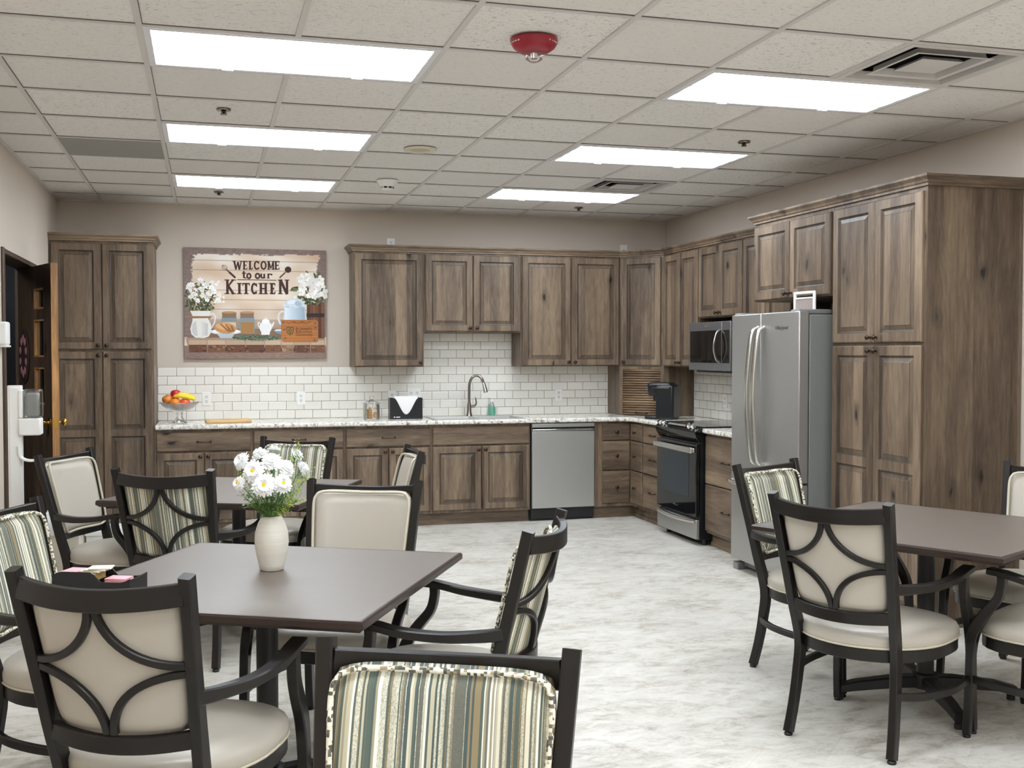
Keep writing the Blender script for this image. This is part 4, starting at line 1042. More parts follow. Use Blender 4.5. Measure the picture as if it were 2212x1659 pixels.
# small teapot
poly([(1090, 1100), (1130, 1070), (1200, 1070), (1240, 1100), (1245, 1160), (1220, 1210), (1215, 1245), (1105, 1245), (1105, 1210), (1080, 1160)], (232, 232, 230)); ell(1165, 1068, 50, 34, (240, 240, 238)); ell(1165, 1030, 12, 14, (226, 226, 226))
poly([(1235, 1130), (1262, 1080), (1280, 1072), (1268, 1120), (1240, 1165)], (226, 226, 226)); poly([(1090, 1080), (1062, 1075), (1056, 1110), (1085, 1170), (1092, 1150), (1070, 1108), (1076, 1092), (1095, 1096)], (222, 222, 222))
# right bush and bucket
bush(1780, 720, 190, 120, 130, greens)
for k in range(9): ell(1520+rg.uniform(0, 60), 640+rg.uniform(-30, 30), 40, 14, greens[k % 5], rg.uniform(-.4, .4))
for (x_, y_) in ((1730, 440), (1830, 470), (1890, 460)): ell(x_, y_, 50, 16, (84, 96, 60), rg.uniform(.9, 1.4))
for (x_, y_) in ((1650, 500), (1700, 540), (1660, 620), (1640, 680), (1720, 480), (1800, 560), (1790, 690), (1820, 640), (1890, 520), (1900, 600), (1760, 720), (1840, 720), (1950, 700)): blossom(x_, y_, rg.uniform(48, 62))
poly([(1715, 830), (1950, 820), (1950, 1290), (1715, 1290)], (96, 58, 38))
for q in range(6): poly([(1722+q*38, 830), (1752+q*38, 828), (1752+q*38, 1285), (1722+q*38, 1285)], rg.choice([(112, 70, 46), (84, 50, 34), (126, 82, 56)]))
poly([(1710, 960), (1952, 960), (1952, 1010), (1710, 1010)], (44, 32, 28)); bush(1790, 800, 120, 45, 40, greens)
# big blue pot
poly([(1405, 870), (1700, 870), (1690, 930), (1715, 1050), (1395, 1050), (1415, 930)], (204, 216, 224)); poly([(1600, 880), (1690, 880), (1682, 930), (1705, 1050), (1620, 1050)], (178, 194, 206))
[poly([(1420+q*22, 880), (1444+q*22, 880), (1446+q*22, 1050), (1420+q*22, 1050)], (218-q*6, 228-q*5, 234-q*4)) for q in range(12)]; ell(1548, 860, 160, 22, (100, 122, 140)); ell(1548, 852, 160, 20, (216, 226, 232)); ell(1548, 826, 128, 62, (196, 210, 220), 0, 26); poly([(1385, 852), (1710, 852), (1690, 872), (1400, 872)], (206, 218, 226)); ell(1510, 812, 60, 30, (222, 230, 236), -.2, 18); ell(1600, 835, 50, 34, (168, 184, 196), .4, 18); ell(1555, 748, 20, 22, (220, 228, 232))
poly([(1410, 925), (1370, 920), (1330, 960), (1318, 1030), (1345, 1100), (1372, 1120), (1372, 1096), (1345, 1030), (1352, 975), (1380, 945), (1410, 955)], (204, 214, 220))
ell(1340, 1190, 60, 20, (206, 216, 222)); poly([(1285, 1195), (1370, 1195), (1370, 1240), (1310, 1222)], (120, 144, 160))
# rosemary
for k in range(170):
    x_ = rg.uniform(745, 1360); s = 1-abs((x_-1050)/330)**2; ell(x_, 1290+rg.uniform(-42, 30)*max(.25, s), rg.uniform(16, 30), 4.5, rg.choice([(58, 92, 70), (84, 118, 92), (42, 70, 54), (116, 146, 122)]), rg.uniform(-.9, .9), 8)
# plaque
poly([(1366, 1046), (1850, 1046), (1866, 1070), (1866, 1325), (1850, 1342), (1395, 1342), (1370, 1310)], (172, 108, 54))
for q in range(8): poly([(1372, 1062+q*34), (1860, 1058+q*34), (1860, 1068+q*34), (1372, 1070+q*34)], rg.choice([(190, 124, 66), (156, 96, 48), (180, 114, 58)]))
for (x_, y_) in ((1400, 1080), (1826, 1090), (1830, 1145), (1410, 1175), (1420, 1288), (1815, 1310)): ell(x_, y_, 13, 14, (74, 72, 80)); ell(x_-3, y_-4, 5, 5, (150, 150, 156))
brn = (74, 48, 30)
poly([(1440, 1140), (1535, 1140), (1538, 1200), (1520, 1230), (1488, 1250), (1458, 1230), (1440, 1200)], (84, 62, 30)); poly([(1449, 1150), (1526, 1150), (1528, 1198), (1512, 1222), (1488, 1238), (1464, 1222), (1449, 1198)], (150, 112, 54))
poly([(1482, 1156), (1494, 1156), (1494, 1230), (1482, 1230)], (84, 62, 30)); poly([(1462, 1178), (1514, 1178), (1514, 1190), (1462, 1190)], (84, 62, 30)); ell(1488, 1184, 20, 20, (84, 62, 30)); ell(1488, 1184, 11, 11, (168, 128, 66))
for q in range(20):
    xx = 1450+q*16.5; yy = 1082+12*math.sin(q*.9); ell(xx, yy, 11, 3.5, brn, math.cos(q*.9)*.7, 8)
for q in range(5): ell(1540+q*36, 1088, 16, 10, brn); ell(1540+q*36, 1088, 11, 6, (176, 110, 56))
# slab-serif lettering
ink = (58, 24, 18)
def stroke(x0, y0, x1, y1, w_, c=ink, cap=0):
    d = math.hypot(x1-x0, y1-y0); nx, ny = -(y1-y0)/d*w_/2, (x1-x0)/d*w_/2
    poly([(x0+nx, y0+ny), (x1+nx, y1+ny), (x1-nx, y1-ny), (x0-nx, y0-ny)], c)
def arc(cx, cy, rx_, ry_, a0, a1, w_, n=16):
    P = []
    for s_ in (1, -1):
        rr = range(n+1) if s_ == 1 else range(n, -1, -1)
        for k in rr:
            a = R(a0+(a1-a0)*k/n); P.append((cx+(rx_+s_*w_/2)*math.cos(a), cy-(ry_+s_*w_/2)*math.sin(a)))
    poly_split(P, n)
def poly_split(P, n):
    m_ = len(P)
    for k in range(n): poly([P[k], P[k+1], P[m_-2-k], P[m_-1-k]], ink)
def letter(ch_, x, y0, y1, W_, k):
    """serif capital: x left, y0 top, y1 bottom, W_ width, k stroke weight"""
    def V(xx, a=y0, b=y1): stroke(xx, a, xx, b, k)
    def H(xa, xb, yy, kk=None): stroke(xa, yy, xb, yy, kk or k*.55)
    def S(xx, yy, l=1.0): stroke(xx-k*l, yy, xx+k*l, yy, k*.38)
    L_, Rr = x+k*.5, x+W_-k*.5; my = (y0+y1)/2; H_ = y1-y0
    if ch_ in 'EL':
        V(L_+k*.3); H(x, Rr, y1-k*.3); S(L_+k*.3, y0+k*.2)
        stroke(Rr, y1-H_*.26, Rr, y1-k*.2, k*.35)
        if ch_ == 'E': H(x, Rr, y0+k*.3); H(L_, Rr-k*.5, my); stroke(Rr, y0+H_*.24, Rr, y0+k*.2, k*.35); stroke(Rr-k*.5, my-H_*.1, Rr-k*.5, my+H_*.1, k*.3)
    elif ch_ == 'I': V(x+W_/2); S(x+W_/2, y0+k*.2); S(x+W_/2, y1-k*.2)
    elif ch_ == 'T': V(x+W_/2); H(x, x+W_, y0+k*.3); S(x+W_/2, y1-k*.2); stroke(x+k*.2, y0, x+k*.2, y0+H_*.26, k*.35); stroke(x+W_-k*.2, y0, x+W_-k*.2, y0+H_*.26, k*.35)
    elif ch_ == 'H': V(L_); V(Rr); H(L_, Rr, my); [S(a, b) for a in (L_, Rr) for b in (y0+k*.2, y1-k*.2)]
    elif ch_ == 'N': V(L_); V(Rr); stroke(L_, y0, Rr, y1, k*1.1); S(L_, y0+k*.2); S(L_, y1-k*.2); S(Rr, y0+k*.2)
    elif ch_ == 'K': V(L_+k*.2); stroke(L_, my+H_*.06, Rr, y0, k*.7); stroke(L_+W_*.18, my-H_*.03, Rr, y1, k); [S(a, b) for a in (L_, Rr) for b in (y0+k*.2, y1-k*.2)]
    elif ch_ == 'W':
        q = [x+k*.4, x+W_*.30, x+W_*.5, x+W_*.70, x+W_-k*.4]
        stroke(q[0], y0, q[1], y1, k); stroke(q[1], y1, q[2], y0+H_*.1, k*.6); stroke(q[2], y0+H_*.1, q[3], y1, k); stroke(q[3], y1, q[4], y0, k*.6); S(q[0], y0+k*.2); S(q[4], y0+k*.2)
    elif ch_ == 'M': V(L_, y0, y1); V(Rr); stroke(L_, y0, x+W_/2, y1-H_*.15, k*.7); stroke(x+W_/2, y1-H_*.15, Rr, y0, k*.5); S(L_, y0+k*.2); S(Rr, y0+k*.2); S(L_, y1-k*.2); S(Rr, y1-k*.2)
    elif ch_ == 'O': arc(x+W_/2, my, W_/2-k*.5, H_/2-k*.35, 0, 360, k*.9, 28)
    elif ch_ == 'C': arc(x+W_/2, my, W_/2-k*.5, H_/2-k*.35, 42, 318, k*.9, 22); stroke(x+W_-k*.4, y0+k*.2, x+W_-k*.4, y0+H_*.33, k*.5); stroke(x+W_-k*.4, y1-H_*.3, x+W_-k*.4, y1-k*.1, k*.35)
for ch_, x_, W_ in zip('WELCOME', (748, 868, 945, 1012, 1100, 1197, 1285), (112, 70, 62, 78, 84, 84, 76)): letter(ch_, x_, 270, 385, W_, 24)
for ch_, x_, W_ in zip('KITCHEN', (645, 795, 862, 972, 1088, 1222, 1345), (118, 56, 98, 88, 96, 84, 122)): letter(ch_, x_, 515 if ch_ in 'KN' else 560, 708, W_, 32)
# 'to our'
def lo(x, r_=32): arc(x, 468, r_, 31, 0, 360, 22, 22)
stroke(882, 405, 882, 492, 24); stroke(856, 433, 914, 433, 13); stroke(882, 492, 912, 494, 16); lo(948, 24)
lo(1062, 26); stroke(1110, 438, 1110, 484, 22); arc(1128, 476, 18, 18, 180, 360, 19, 10); stroke(1150, 438, 1150, 500, 23); stroke(1100, 440, 1112, 440, 12)
stroke(1204, 438, 1204, 498, 23); arc(1226, 462, 18, 20, 60, 150, 14, 8); stroke(1190, 440, 1206, 440, 10); stroke(1188, 497, 1222, 497, 8); ell(1246, 450, 12, 12, ink)
stroke(798, 516, 1310, 524, 8)
# whisk and spoon
stroke(690, 415, 765, 485, 26); ell(765, 486, 13, 13, ink); stroke(660, 385, 690, 415, 14)
for w2 in (-34, -17, 0, 17, 34):
    P = [(665+t_*-62*1.0+math.sin(math.pi*t_)*w2*.75, 390-t_*62+math.sin(math.pi*t_)*-w2*.75) for t_ in [k/8 for k in range(9)]]
    for a, b in zip(P, P[1:]): stroke(*a, *b, 4, (96, 78, 72))
ell(1466, 384, 44, 42, ink); stroke(1432, 418, 1352, 492, 16)
me = bpy.data.meshes.new('painted_shapes'); me.from_pydata(PV, [], PF); ca = me.color_attributes.new('Col', 'FLOAT_COLOR', 'CORNER')
for p in me.polygons:
    for li in p.loop_indices: ca.data[li].color = PC[p.index]
me.materials.append(print_m); o = bpy.data.objects.new('painted_shapes', me); link(o, t)
ink_m = M('plaque_lettering', srgb(84, 52, 30), .7, vary=.02)
for k, s in enumerate(("St. Joseph's", 'Retirement', 'Community')):
    a = AP(1562, 1162+k*40); text('lettering', s, .031, ink_m, t, (a[0], -.0328-layer[0]*.000002-.0006, a[1]), (R(90), 0, 0), .0003, .0003, 'LEFT')

# oval plaque on the open door
q_ = hinge+dv*.30
t = thing('door_plaque', 'oval dark wreath plaque with pink ornaments hanging on the open door', 'wall decoration', (hinge.x+dv.x*.27+dv.y/DW*.0, hinge.y+dv.y*.27, 1.475), rzd)
bm = bmesh.new(); lathe(bm, [(0, -.014), (.118, -.014), (.125, -.008), (.12, -.0005), (0, -.0005)], 36, axis='y', rx=1, ry=1.55); obj('board', bm, M('maroon_board', srgb(52, 34, 36), .6, vary=.2), t, smooth=True)
bm = bmesh.new()
for k in range(10):
    a = 2*math.pi*k/10+.3; lathe(bm, [(0, -.022), (.016, -.019), (.022, -.0145), (0, -.014)], 12, axis='y', center=(.075*math.cos(a), 0, .125*math.sin(a)), ry=1.4)
obj('ornaments', bm, M('pink_ornament', srgb(150, 104, 104), .6, vary=.3), t, smooth=True)

# ================================================================== SANITIZER STAND, BINS, WALL DISPENSER
t = thing('sanitizer_stand', 'white hand sanitizer dispenser on a post in front of the open door', 'sanitizer stand', (-.775, -3.3, 0), R(0))
bm = bmesh.new(); box(bm, -.036, .034, -.03, .03, .012, 1.32); box(bm, -.026, .024, -.036, -.03, .02, 1.31); obj('post', bm, white_pl, t, bevel=.004)
bxo('foot_plate', white_pl, -.15, .17, -.17, .17, 0, .012, t, bevel=.004)
bm = bmesh.new(); box(bm, .02, .135, -.055, .05, 1.045, 1.14); box(bm, .02, .045, -.05, .045, 1.14, 1.295); obj('dispenser_housing', bm, white_pl, t, bevel=.008)
bm = bmesh.new(); box(bm, .045, .138, -.055, .048, 1.14, 1.30); obj('clear_cover', bm, clear_pl, t, bevel=.012)
bm = bmesh.new(); box(bm, .058, .122, -.035, .03, 1.145, 1.28); obj('gel_bottle', bm, M('grey_gel', srgb(150, 152, 152), .2, vary=.1), t, bevel=.01)
bm = bmesh.new(); sweep(bm, catmull([(.02, -.03, .99), (.026, -.032, .935), (.05, -.035, .912), (.09, -.035, .906), (.108, -.035, .914)], 4), .012, .045, (0, 1, 0)); obj('drip_tray', bm, white_pl, t, smooth=True, ang=50)
def bin_(label, x, y, w_, d_, h, mat, liner):
    t = thing('waste_bin', label, 'waste bin', (x, y, 0), R(-8), 'waste bins behind the left chair')
    bm = bmesh.new(); th = .006
    def rr(s, z, ww, dd2): return [bm.verts.new((sx*ww, sy*dd2, z)) for sx, sy in ((-1, -1), (1, -1), (1, 1), (-1, 1))]
    L = [rr(1, 0, w_*.42, d_*.42), rr(1, h-.03, w_*.49, d_*.49), rr(1, h-.03, w_*.52, d_*.52), rr(1, h, w_*.52, d_*.52), rr(1, h, w_*.48, d_*.48), rr(1, .02, w_*.41, d_*.41)]
    for a, b in zip(L, L[1:]):
        for k in range(4): bm.faces.new((a[k], a[(k+1) % 4], b[(k+1) % 4], b[k]))
    bm.faces.new(L[0]); bm.faces.new(L[-1][::-1]); obj('bin_body', bm, mat, t, bevel=.006)
    if liner:
        bm = bmesh.new(); n = 40; rings = []
        for (z, o_) in ((h-.11, .005), (h-.06, .012), (h+.004, .008), (h+.006, -.004), (h-.05, -.012)):
            ring = []
            for k in range(n):
                a = 2*math.pi*k/n; c, s = math.cos(a), math.sin(a); m_ = max(abs(c), abs(s)); 
                wig = .006*math.sin(k*2.7)+.004*math.sin(k*5.1)
                ring.append(bm.verts.new((c/m_*(w_*.52+o_+wig*.5), s/m_*(d_*.52+o_+wig*.5), z+wig*1.5)))
            rings.append(ring)
        for a, b in zip(rings, rings[1:]):
            for k in range(n): bm.faces.new((a[k], a[(k+1) % n], b[(k+1) % n], b[k]))
        obj('bag_liner', bm, M('white_bag', srgb(238, 238, 238), .35, vary=.03), t, smooth='all')
bin_('tall beige waste bin with a white bag liner beside the sanitizer stand', -.605, -2.55, .22, .3, .50, M('beige_plastic', srgb(222, 216, 200), .5, vary=.03), True)
bin_('lower white waste bin with a folded rim behind the cream chair at left', -.385, -2.45, .18, .3, .385, white_pl, False)
t = thing('wall_dispenser', 'small white dispenser on the wall beside the doorway at the left edge', 'dispenser', (XL+.0005, -2.74, 1.545), R(90))
bm = bmesh.new(); box(bm, -.06, .06, -.05, 0, 0, .14); obj('housing', bm, white_pl, t, bevel=.012, seg=3)
bxo('outlet_tray', white_pl, -.05, .05, -.055, -.0, -.012, -.0005, t, bevel=.004)

# ================================================================== TABLES
def table(label, x, y, rz, zt=.758):
    t = thing('dining_table', label, 'table', (x, y, 0), rz, 'square dining tables'); h = .5335
    bm = bmesh.new(); box(bm, -h+.012, h-.012, -h+.012, h-.012, zt-.004, zt); obj('table_top', bm, laminate_m, t)
    bm = bmesh.new(); 
    L = []
    for z, hh in ((zt, h-.012), (zt, h-.004), (zt-.006, h), (zt-.022, h), (zt-.034, h-.014), (zt-.034, h-.2)): L.append([bm.verts.new((sx*hh, sy*hh, z)) for sx, sy in ((-1, -1), (1, -1), (1, 1), (-1, 1))])
    L.append([bm.verts.new((sx*(h-.012), sy*(h-.012), zt-.0045)) for sx, sy in ((-1, -1), (1, -1), (1, 1), (-1, 1))])
    for a, b in zip(L[:5], L[1:6]):
        for k in range(4): bm.faces.new((a[k], a[(k+1) % 4], b[(k+1) % 4], b[k]))
    bm.faces.new(L[5]); obj('table_edge', bm, table_edge, t)
    bm = bmesh.new(); box(bm, -.18, .18, -.18, .18, zt-.05, zt-.0345); box(bm, -.20, .20, -.03, .03, zt-.075, zt-.05); box(bm, -.03, .03, -.2, .2, zt-.076, zt-.051); obj('support_plate', bm, black_metal, t, bevel=.003)
    bm = bmesh.new(); lathe(bm, [(.036, .06), (.036, zt-.07)], 24); lathe(bm, [(.055, .055), (.055, .115), (.036, .12)], 24); obj('column', bm, black_metal, t, smooth=True, ang=30)
    for k in range(4):
        a = R(45+90*k); c, s = math.cos(a), math.sin(a)
        bm = bmesh.new(); sweep(bm, [(.03*c, .03*s, .082), (.12*c, .12*s, .08), (.30*c, .30*s, .062), (.385*c, .385*s, .045)], [.06, .058, .05, .045], [.05, .05, .042, .032], (0, 0, 1)); lathe(bm, [(.018, 0), (.018, .02), (.008, .03)], 12, center=(.37*c, .37*s, 0)); obj('base_leg', bm, black_metal, t, smooth=True, ang=40)
    return t
tf = table('square taupe-topped dining table with the vase of flowers on it', .43, -6.11, R(-28))
copy_tree(tf, (.405, -3.738, 0), R(-24.5), 'square dining table in the background at left, in front of the cabinets')
copy_tree(tf, (3.225, -5.80, 0), R(28.5), 'square dark brown dining table at the right edge, in front of the tall pantry')

# ================================================================== CHAIRS  (front = +y, origin on the floor)
def ys_(z):      # rear stile line
    return -.205-(z-.38)*.252
def hx_(z): return .198+(z-.38)*.036/.57
BOW = .058
def by_(x, z): return ys_(z)-BOW*(1-min(1, (x/hx_(z)))**2) if abs(x) < hx_(z) else ys_(z)
def seat_outline(s=1.0, n=44, dz=0):
    P = []
    for k in range(n):
        a = 2*math.pi*k/n; c, s_ = math.cos(a), math.sin(a)
        ex = 2.0 if s_ < 0 else 3.4
        rr = (abs(c)**ex+abs(s_)**ex)**(-1/ex)
        x = rr*c*.285; y = rr*s_*(.262 if s_ > 0 else .285)+.015
        P.append((x*s, (y-.02)*s+.02))
    return P
def rounded_pad(bm, hw, z0, z1, yf, th, puff, nu=20, nv=20, x_in=.0):
    gr = {}
    for side in (0, 1):
        for i in range(nu+1):
            for j in range(nv+1):
                u_ = -1+2*i/nu; v_ = -1+2*j/nv
                uu = u_*math.sqrt(1-.14*v_**6); vv = v_*math.sqrt(1-.14*u_**6)
                zz = (z0+z1)/2+vv*(z1-z0)/2; xx = uu*(hw(zz))
                e = (1-abs(u_)**5)*(1-abs(v_)**5)
                if side == 0: y = yf(xx, zz)+th*.35+(th*.65+puff*(1-u_*u_*.5)*(1-v_*v_*.4))*min(1, e*1.6+.0) if e > 0 else yf(xx, zz)+th*.35
                else: y = yf(xx, zz)+th*.35-th*.35*min(1, e*3)
                if side == 1 and (i in (0, nu) or j in (0, nv)): gr[1, i, j] = gr[0, i, j]; continue
                gr[side, i, j] = bm.verts.new((xx, y, zz-.014*(1-(xx/.22)**2)*(zz-z0)/(z1-z0)))
    for side in (0, 1):
        for i in range(nu):
            for j in range(nv): bm.faces.new((gr[side, i, j], gr[side, i+1, j], gr[side, i+1, j+1], gr[side, i, j+1]))
def make_chair(label, pad_m, cord, pose, grp):
    t = thing('dining_chair', label, 'chair', (0, 0, 0), 0, grp)
    # rear legs with back stiles
    for s in (-1, 1):
        bm = bmesh.new()
        pts = catmull([(s*.213, -.262, .014), (s*.207, -.236, .12), (s*.201, -.214, .25), (s*.198, -.205, .38), (s*hx_(.55), ys_(.55), .55), (s*hx_(.75), ys_(.75), .75), (s*hx_(.962), ys_(.962), .962)], 4)
        nP = len(pts); sweep(bm, pts, [.030+.004*abs(1-2*i/nP) for i in range(nP)], [.036+.012*math.exp(-((p.z-.4)/.2)**2) for p in pts], (0, 1, 0), ch=.22)
        lg = obj('rear_leg', bm, espresso, t, smooth=True, ang=35)
        bm = bmesh.new(); lathe(bm, [(.016, 0), (.017, .008), (.012, .015)], 12, center=(s*.213, -.262, 0)); obj('glide', bm, black_plastic, lg, smooth=True)
        # front leg + arm post
        bm = bmesh.new()
        pts = catmull([(s*.290, .268, .014), (s*.288, .262, .14), (s*.284, .258, .32), (s*.283, .245, .42), (s*.288, .200, .50), (s*.300, .150, .565), (s*.304, .135, .62), (s*.304, .135, .652)], 4)
        nP = len(pts); sweep(bm, pts, [.028+.006*min(1, i/8) for i in range(nP)], [.030+.012*math.exp(-((p.z-.44)/.1)**2) for p in pts], (0, 1, 0), ch=.22)
        lg = obj('front_leg', bm, espresso, t, smooth=True, ang=35)
        bm = bmesh.new(); lathe(bm, [(.015, 0), (.016, .008), (.011, .015)], 12, center=(s*.290, .268, 0)); obj('glide', bm, black_plastic, lg, smooth=True)
        # armrest
        bm = bmesh.new()
        pts = catmull([(s*.218, ys_(.64)+.005, .638), (s*.252, -.20, .636), (s*.290, -.09, .636), (s*.306, .03, .646), (s*.306, .12, .662), (s*.302, .185, .668)], 5)
        nP = len(pts); sweep(bm, pts, [.024+.026*min(1, i/(nP*.75)) for i in range(nP)], [.040-.016*min(1, i/(nP*.7)) for i in range(nP)], (0, 0, 1), ch=.3)
        obj('armrest', bm, espresso, t, smooth=True, ang=35)
        # bowed side stretcher
        bm = bmesh.new(); pts = catmull([(s*.207, -.222, .235), (s*.262, -.12, .225), (s*.300, .03, .222), (s*.300, .15, .226), (s*.287, .250, .232)], 5); sweep(bm, pts, .020, .028, (0, 0, 1)); obj('stretcher', bm, espresso, t, smooth=True, ang=35)
    # rails
    def rail(z0, z1, name, dp=.024, dip=0):
        bm = bmesh.new(); n = 14; P = []
        zc = (z0+z1)/2; hh = hx_(zc)-.012
        for k in range(n+1):
            x = -hh+2*hh*k/n; P.append((x, by_(x, zc), zc-dip*(1-(x/hh)**2)))
        sweep(bm, P, dp, z1-z0, (0, 0, 1), ch=.2); obj(name, bm, espresso, t, smooth=True, ang=35)
    rail(.888, .944, 'top_rail', .024, .014); rail(.503, .548, 'lower_rail', .024, .010)
    # lattice of four quarter arcs
    bm = bmesh.new()
    zt_, zb_ = .886, .546; zm = (zt_+zb_)/2
    for sx in (-1, 1):
        for (zc, sz) in ((zt_, -1), (zb_, 1)):
            P = []; n = 14; b = (zt_-zb_)/2-.010
            for k in range(n+1):
                a = math.pi/2*k/n; ex = 1.0
                dx = math.cos(a)**ex if k < n else 0; dz = math.sin(a)**ex
                z = zc+sz*b*dz; hh = hx_(z)-.006; aa = hh-.010
                x = sx*(hh-aa*dx); P.append((x, by_(x, z)+.002, z))
            nr = Vector((0, 1, 0)); sweep(bm, P, .020, .018, (0, 1, 0), ch=.3)
    obj('back_lattice', bm, espresso, t, smooth=True, ang=35)
    # back pad
    bm = bmesh.new(); hw = lambda z: hx_(z)-.015
    rounded_pad(bm, hw, .535, .928, lambda x, z: by_(x, z)+.011, .030, .012)
    bp = obj('back_pad', bm, pad_m, t, smooth='all')
    bm = bmesh.new(); P = []
    n = 80
    for k in range(n):
        a = 2*math.pi*k/n; c, s = math.cos(a), math.sin(a); rr = (abs(c)**9+abs(s)**9)**(-1/9)
        u_, v_ = rr*c*.97, rr*s*.97; z = .7315+v_*.196; x = u_*hw(z); P.append((x, by_(x, z)+.011+.034, z-.014*(1-(x/.22)**2)*(z-.535)/.393))
    sweep(bm, P, .0062, n=8, closed=True, ref=(0, 1, 0)); obj('piping', bm, cord, bp, smooth='all')
    # seat frame
    bm = bmesh.new(); O = seat_outline(); n = len(O)
    ringz = [(.352, .985), (.398, 1.0), (.398, .5)]
    A_ = [bm.verts.new((x*.985, y*.985, .350)) for x, y in O]; B_ = [bm.verts.new((x, y, .353)) for x, y in O]; C_ = [bm.verts.new((x, y, .396)) for x, y in O]; D_ = [bm.verts.new((x*.9, y*.9, .398)) for x, y in O]; E_ = [bm.verts.new((x*.9, y*.9, .350)) for x, y in O]
    for a, b in ((A_, B_), (B_, C_), (C_, D_), (D_, E_), (E_, A_)):
        for k in range(n): bm.faces.new((a[k], a[(k+1) % n], b[(k+1) % n], b[k]))
    obj('seat_frame', bm, espresso, t, smooth=True, ang=35)
    # cushion
    bm = bmesh.new(); rings = []
    for z, s in ((.3985, .97), (.401, 1.0), (.412, 1.015), (.432, 1.015), (.448, .985), (.458, .93), (.467, .82), (.475, .62), (.479, .35), (.480, .12)):
        rings.append([bm.verts.new((x*s, (y-.02)*s+.02, z)) for x, y in O])
    for a, b in zip(rings, rings[1:]):
        for k in range(n): bm.faces.new((a[k], a[(k+1) % n], b[(k+1) % n], b[k]))
    bm.faces.new(rings[0]); bm.faces.new(rings[-1][::-1])
    sc = obj('seat_cushion', bm, vinyl, t, smooth='all')
    bm = bmesh.new(); sweep(bm, [(x*1.012, (y-.02)*1.012+.02, .4035) for x, y in O], .0045, n=6, closed=True); obj('piping', bm, pipe_m, sc, smooth='all')
    return t
def place(t, o, ang, label=None, first=False):
    rz = R(ang-90)
    if first: t.location = (*o, 0); t.rotation_euler = (0, 0, rz); return t
    return copy_tree(t, (*o, 0), rz, label)
cr = make_chair('espresso wood armchair with a cream vinyl back seen from behind, at the right table', vinyl, pipe_m, None, 'cream-backed dining armchairs')
place(cr, (2.763, -6.09), 29.1, first=True)
place(cr, (.142, -6.66), 63.1, 'cream vinyl armchair seen from behind in the left foreground, filling the lower left')
place(cr, (.737, -5.536), -114.7, 'cream vinyl armchair facing the viewer behind the vase table')
place(cr, (-.198, -3.593), -27.2, 'cream vinyl armchair at the left end of the background table, beside the waste bins')
place(cr, (1.02, -3.74), 179, 'cream vinyl armchair seen edge-on at the right end of the background table')
place(cr, (3.859, -5.685), 208.5, 'cream vinyl armchair cut off by the right edge of the photo, behind the right table')
place(cr, (3.47, -6.34), 118.5, 'armchair at the lower right corner of the photo showing only its seat and arm')
st = make_chair('armchair with a striped back pad facing the viewer, in front of the refrigerator', stripe_m, cord_m, None, 'striped dining armchairs')
place(st, (3.048, -5.308), -64.8, first=True)
place(st, (.515, -8.155), -116, 'striped armchair closest to the viewer, only its back showing at the bottom middle')
place(st, (.992, -6.293), 149.4, 'striped armchair seen side-on at the right side of the vase table')
place(st, (-.163, -5.785), -26, 'striped armchair cut off by the left edge of the photo at the vase table')
place(st, (.184, -4.218), 66.1, 'armchair with a striped lattice back seen from behind at the background table')
place(st, (.63, -3.10), -118.5, 'striped armchair facing the viewer behind the background table, against the cabinets')

# ================================================================== TABLE ITEMS
TZ = .7585
VX, VY = .452, -6.02
t = thing('vase', 'cream stoneware vase in the middle of the front table', 'vase', (VX, VY, TZ))
def vase_mat():
    t_ = NT('stoneware'); sp = t_.n('ShaderNodeSeparateXYZ'); tc = t_.n('ShaderNodeTexCoord'); t_.l(tc.outputs['Object'], sp.inputs[0])
    nn = t_.noise(t_.coord((.4, .4, 9)), 14, 4, .6)
    t_.col(t_.mix(nn, srgb(204, 198, 184), srgb(228, 224, 212))); t_.set(Roughness=.45); t_.bump(nn, .2, .003); return t_.m
bm = bmesh.new(); lathe(bm, [(0, 0), (.036, 0), (.040, .003), (.044, .02), (.053, .06), (.0575, .095), (.0555, .13), (.046, .16), (.037, .178), (.0355, .186), (.033, .186), (.034, .176), (.042, .155), (.050, .12), (.050, .06), (.036, .012), (0, .010)], 40); obj('vase_body', bm, vase_mat(), t, smooth='all')
petal_m = M('white_petal', srgb(246, 247, 246), .55, vary=.03, vscale=40); centre_m = M('yellow_florets', srgb(232, 200, 40), .7, vary=.25, vscale=200)
stem_m = M('green_stem', srgb(98, 140, 60), .6, vary=.2); leaf_m = M('green_leaf', srgb(86, 124, 52), .6, vary=.3, vscale=25)
rf = random.Random(11)
def bloom(bm, n_layers, rad, dens, closed):
    for L in range(n_layers):
        n = dens; f_ = L/max(1, n_layers-1); r_out = rad*(1-.45*f_); lift = .10+closed*.9*f_
        for k in range(n):
            a = 2*math.pi*(k+.5*(L % 2))/n+rf.uniform(-.08, .08); c, s = math.cos(a), math.sin(a); ro = r_out*rf.uniform(.88, 1.06); w_ = rad*.12
            P = []
            for (q, ww, zz) in ((.18, .5, .0), (.55, 1.0, .35), (.85, .9, .5+rf.uniform(-.1, .1)), (1.0, .25, .42+rf.uniform(-.2, .1))):
                rr = ro*q; z = .004*L+rad*lift*zz
                P.append((rr, w_*ww, z))
            L_ = [bm.verts.new((c*r_-s*w2, s*r_+c*w2, z)) for r_, w2, z in P]; Rr_ = [bm.verts.new((c*r_+s*w2, s*r_-c*w2, z)) for r_, w2, z in P]
            for i in range(3): bm.faces.new((L_[i], L_[i+1], Rr_[i+1], Rr_[i]))
